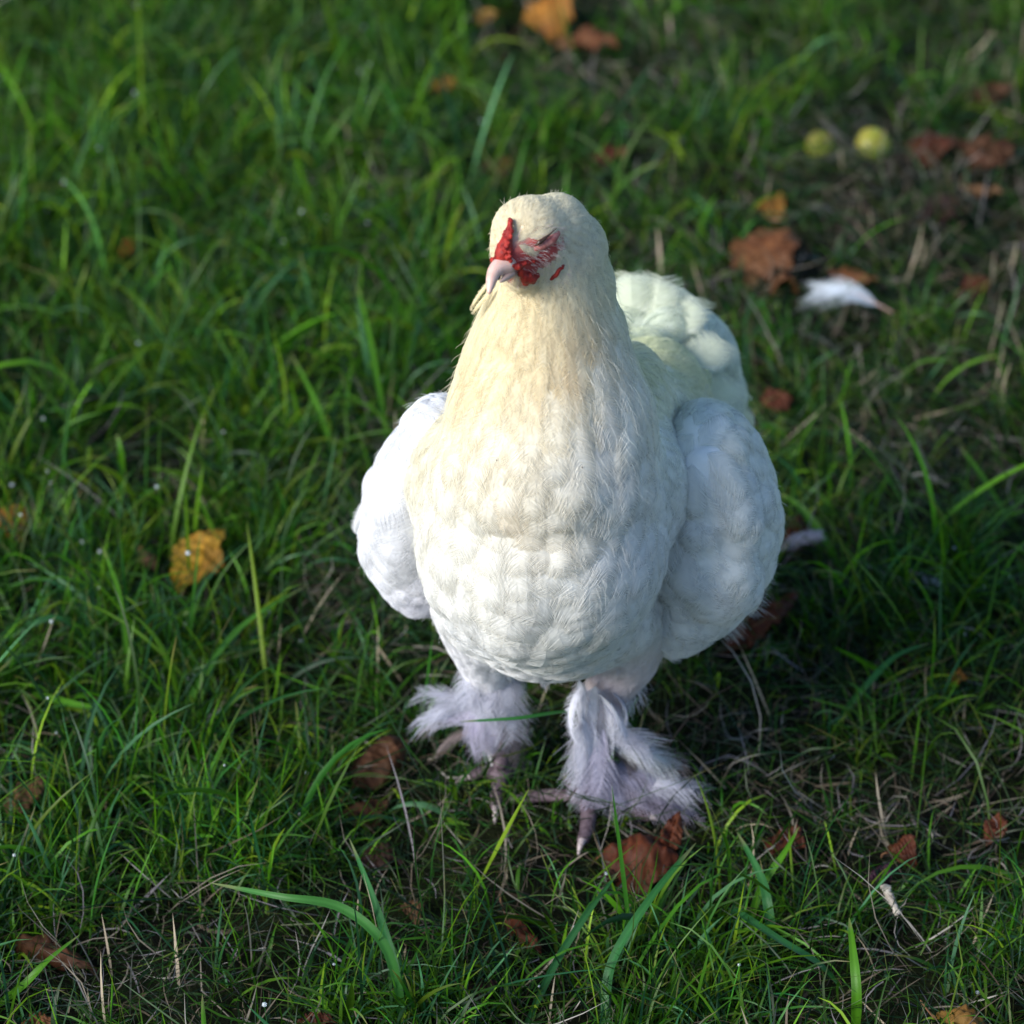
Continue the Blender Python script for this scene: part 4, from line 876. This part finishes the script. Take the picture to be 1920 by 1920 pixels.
for a_ in [
 ([(1110, 1420, .01), (1090, 1338, .085), (965, 1347, .10), (862, 1353, .085)], .0042, G2, 'level green blade crossing in front of the hen\'s left hand leg'),
 ([(735, 880, .0), (712, 740, .05), (690, 620, .07), (667, 528, .08)], .0050, G1, 'bright upright blade leaning left, just left of the hen\'s throat'),
 ([(632, 900, .0), (618, 830, .03), (590, 750, .05), (545, 662, .06)], .0052, G1, 'bright blade leaning left, above the hen\'s left hand wing tip'),
 ([(1580, 1075, .0), (1540, 1000, .03), (1500, 950, .04), (1462, 925, .045)], .0062, G1, 'wide green blade leaning onto the hen\'s right hand wing'),
 ([(1925, 1020, .0), (1880, 955, .03), (1840, 890, .045), (1798, 836, .05)], .0050, G1, 'straight bright blade leaning left near the right edge'),
 ([(760, 1925, .0), (725, 1780, .05), (640, 1702, .07), (520, 1680, .075), (392, 1655, .06)], .0064, (.045, .17, .030), 'widest pale green blade arching left at the bottom of the lawn'),
 ([(752, 1925, .0), (745, 1830, .03), (702, 1690, .055), (655, 1572, .07)], .0058, G2, 'blue green blade rising left at the bottom, behind the widest blade'),
 ([(1135, 1925, .0), (1145, 1810, .03), (1215, 1690, .055), (1305, 1580, .065)], .0075, G2, 'wide blue green blade rising right in front of the large crumpled leaf'),
 ([(985, 1925, .0), (1045, 1800, .03), (1110, 1700, .05), (1165, 1628, .055)], .0050, G3, 'dark blade rising right at the bottom centre'),
 ([(-20, 1895, .0), (40, 1850, .03), (90, 1800, .045), (150, 1752, .05)], .0060, G1, 'green blade rising right over the rolled leaf'),
 ([(1450, 1790, .0), (1440, 1700, .03), (1425, 1640, .04), (1382, 1560, .05)], .0068, G2, 'left hand wide blade of the crossed pair at lower right'),
 ([(1395, 1760, .0), (1430, 1660, .03), (1470, 1600, .045), (1498, 1550, .05)], .0055, G1, 'right hand blade of the crossed pair at lower right'),
 ([(1604, 1935, .0), (1606, 1860, .03), (1600, 1790, .045), (1592, 1720, .05)], .0070, G1, 'vertical bright blade at the bottom right'),
 ([(1370, 1700, .02), (1460, 1760, .04), (1540, 1810, .03), (1590, 1870, .0)], .0070, G2, 'wide blade sloping down to the vertical bright one'),
 ([(226, 930, .0), (228, 880, .03), (226, 845, .05), (219, 815, .06)], .0056, G1, 'short bright upright blade far left above the yellow leaf'),
 ([(238, 1330, .0), (236, 1220, .04), (222, 1110, .06), (190, 1022, .075)], .0046, G1, 'tall bright blade left of and below the yellow leaf'),
 ([(320, 1370, .0), (400, 1235, .035), (470, 1160, .05), (575, 1098, .06)], .0048, (.055, .18, .02), 'long blade slanting up right below the yellow leaf'),
 ([(-10, 1212, .03), (60, 1170, .045), (125, 1165, .045), (215, 1270, .0)], .0046, G3, 'dark arched blade at the left edge below the yellow leaf'),
 ([(1310, 1020, .0), (1300, 1010, .0), (1290, 1000, .01), (1280, 990, .01)], .001, G3, 'x'),
 ([(60, 1300, .02), (130, 1318, .035), (190, 1330, .035), (245, 1345, .02)], .0060, G1, 'short flat bright blade below the dark arched one at the left'),
 ([(1565, 1360, .0), (1620, 1290, .03), (1680, 1230, .045), (1745, 1205, .05)], .0048, G2, 'blue green blade slanting up right of the hen\'s feet'),
 ([(1210, 560, .0), (1370, 640, .0), (1375, 480, .03), (1368, 450, .04)], .001, G3, 'x')]:
    if a_[3] != 'x': big_blade(*a_)
# dew
P = np.concatenate([P1[:, -2], P2[:, -2]]); P = P[rng.choice(len(P), 420)]; V0, F0 = ico(2)
bm = bmesh.new(); bmesh.ops.create_icosphere(bm, subdivisions=1, radius=1); v1 = np.array([v.co for v in bm.verts]); f1 = np.array([[v.index for v in f.verts] for f in bm.faces]); bm.free()
m, nt_ = new_mat('dew'); p_ = N(nt_, 'ShaderNodeBsdfPrincipled', Roughness=.03); p_.inputs['Base Color'].default_value = (.9, .95, 1, 1); p_.inputs['Transmission Weight'].default_value = .6; p_.inputs['IOR'].default_value = 1.33
o_ = N(nt_, 'ShaderNodeOutputMaterial'); nt_.links.new(p_.outputs[0], o_.inputs[0])
rad = rng.uniform(.0008, .0019, len(P)); V = (P[:, None, :]+v1[None]*rad[:, None, None]).reshape(-1, 3); F = (f1[None]+(np.arange(len(P))*len(v1))[:, None, None]).reshape(-1, 3)
dw = mesh_obj('dew_drops', V, F, m); tag(dw, 'tiny bright dew drops clinging to the grass tips', 'dew', kind='stuff')
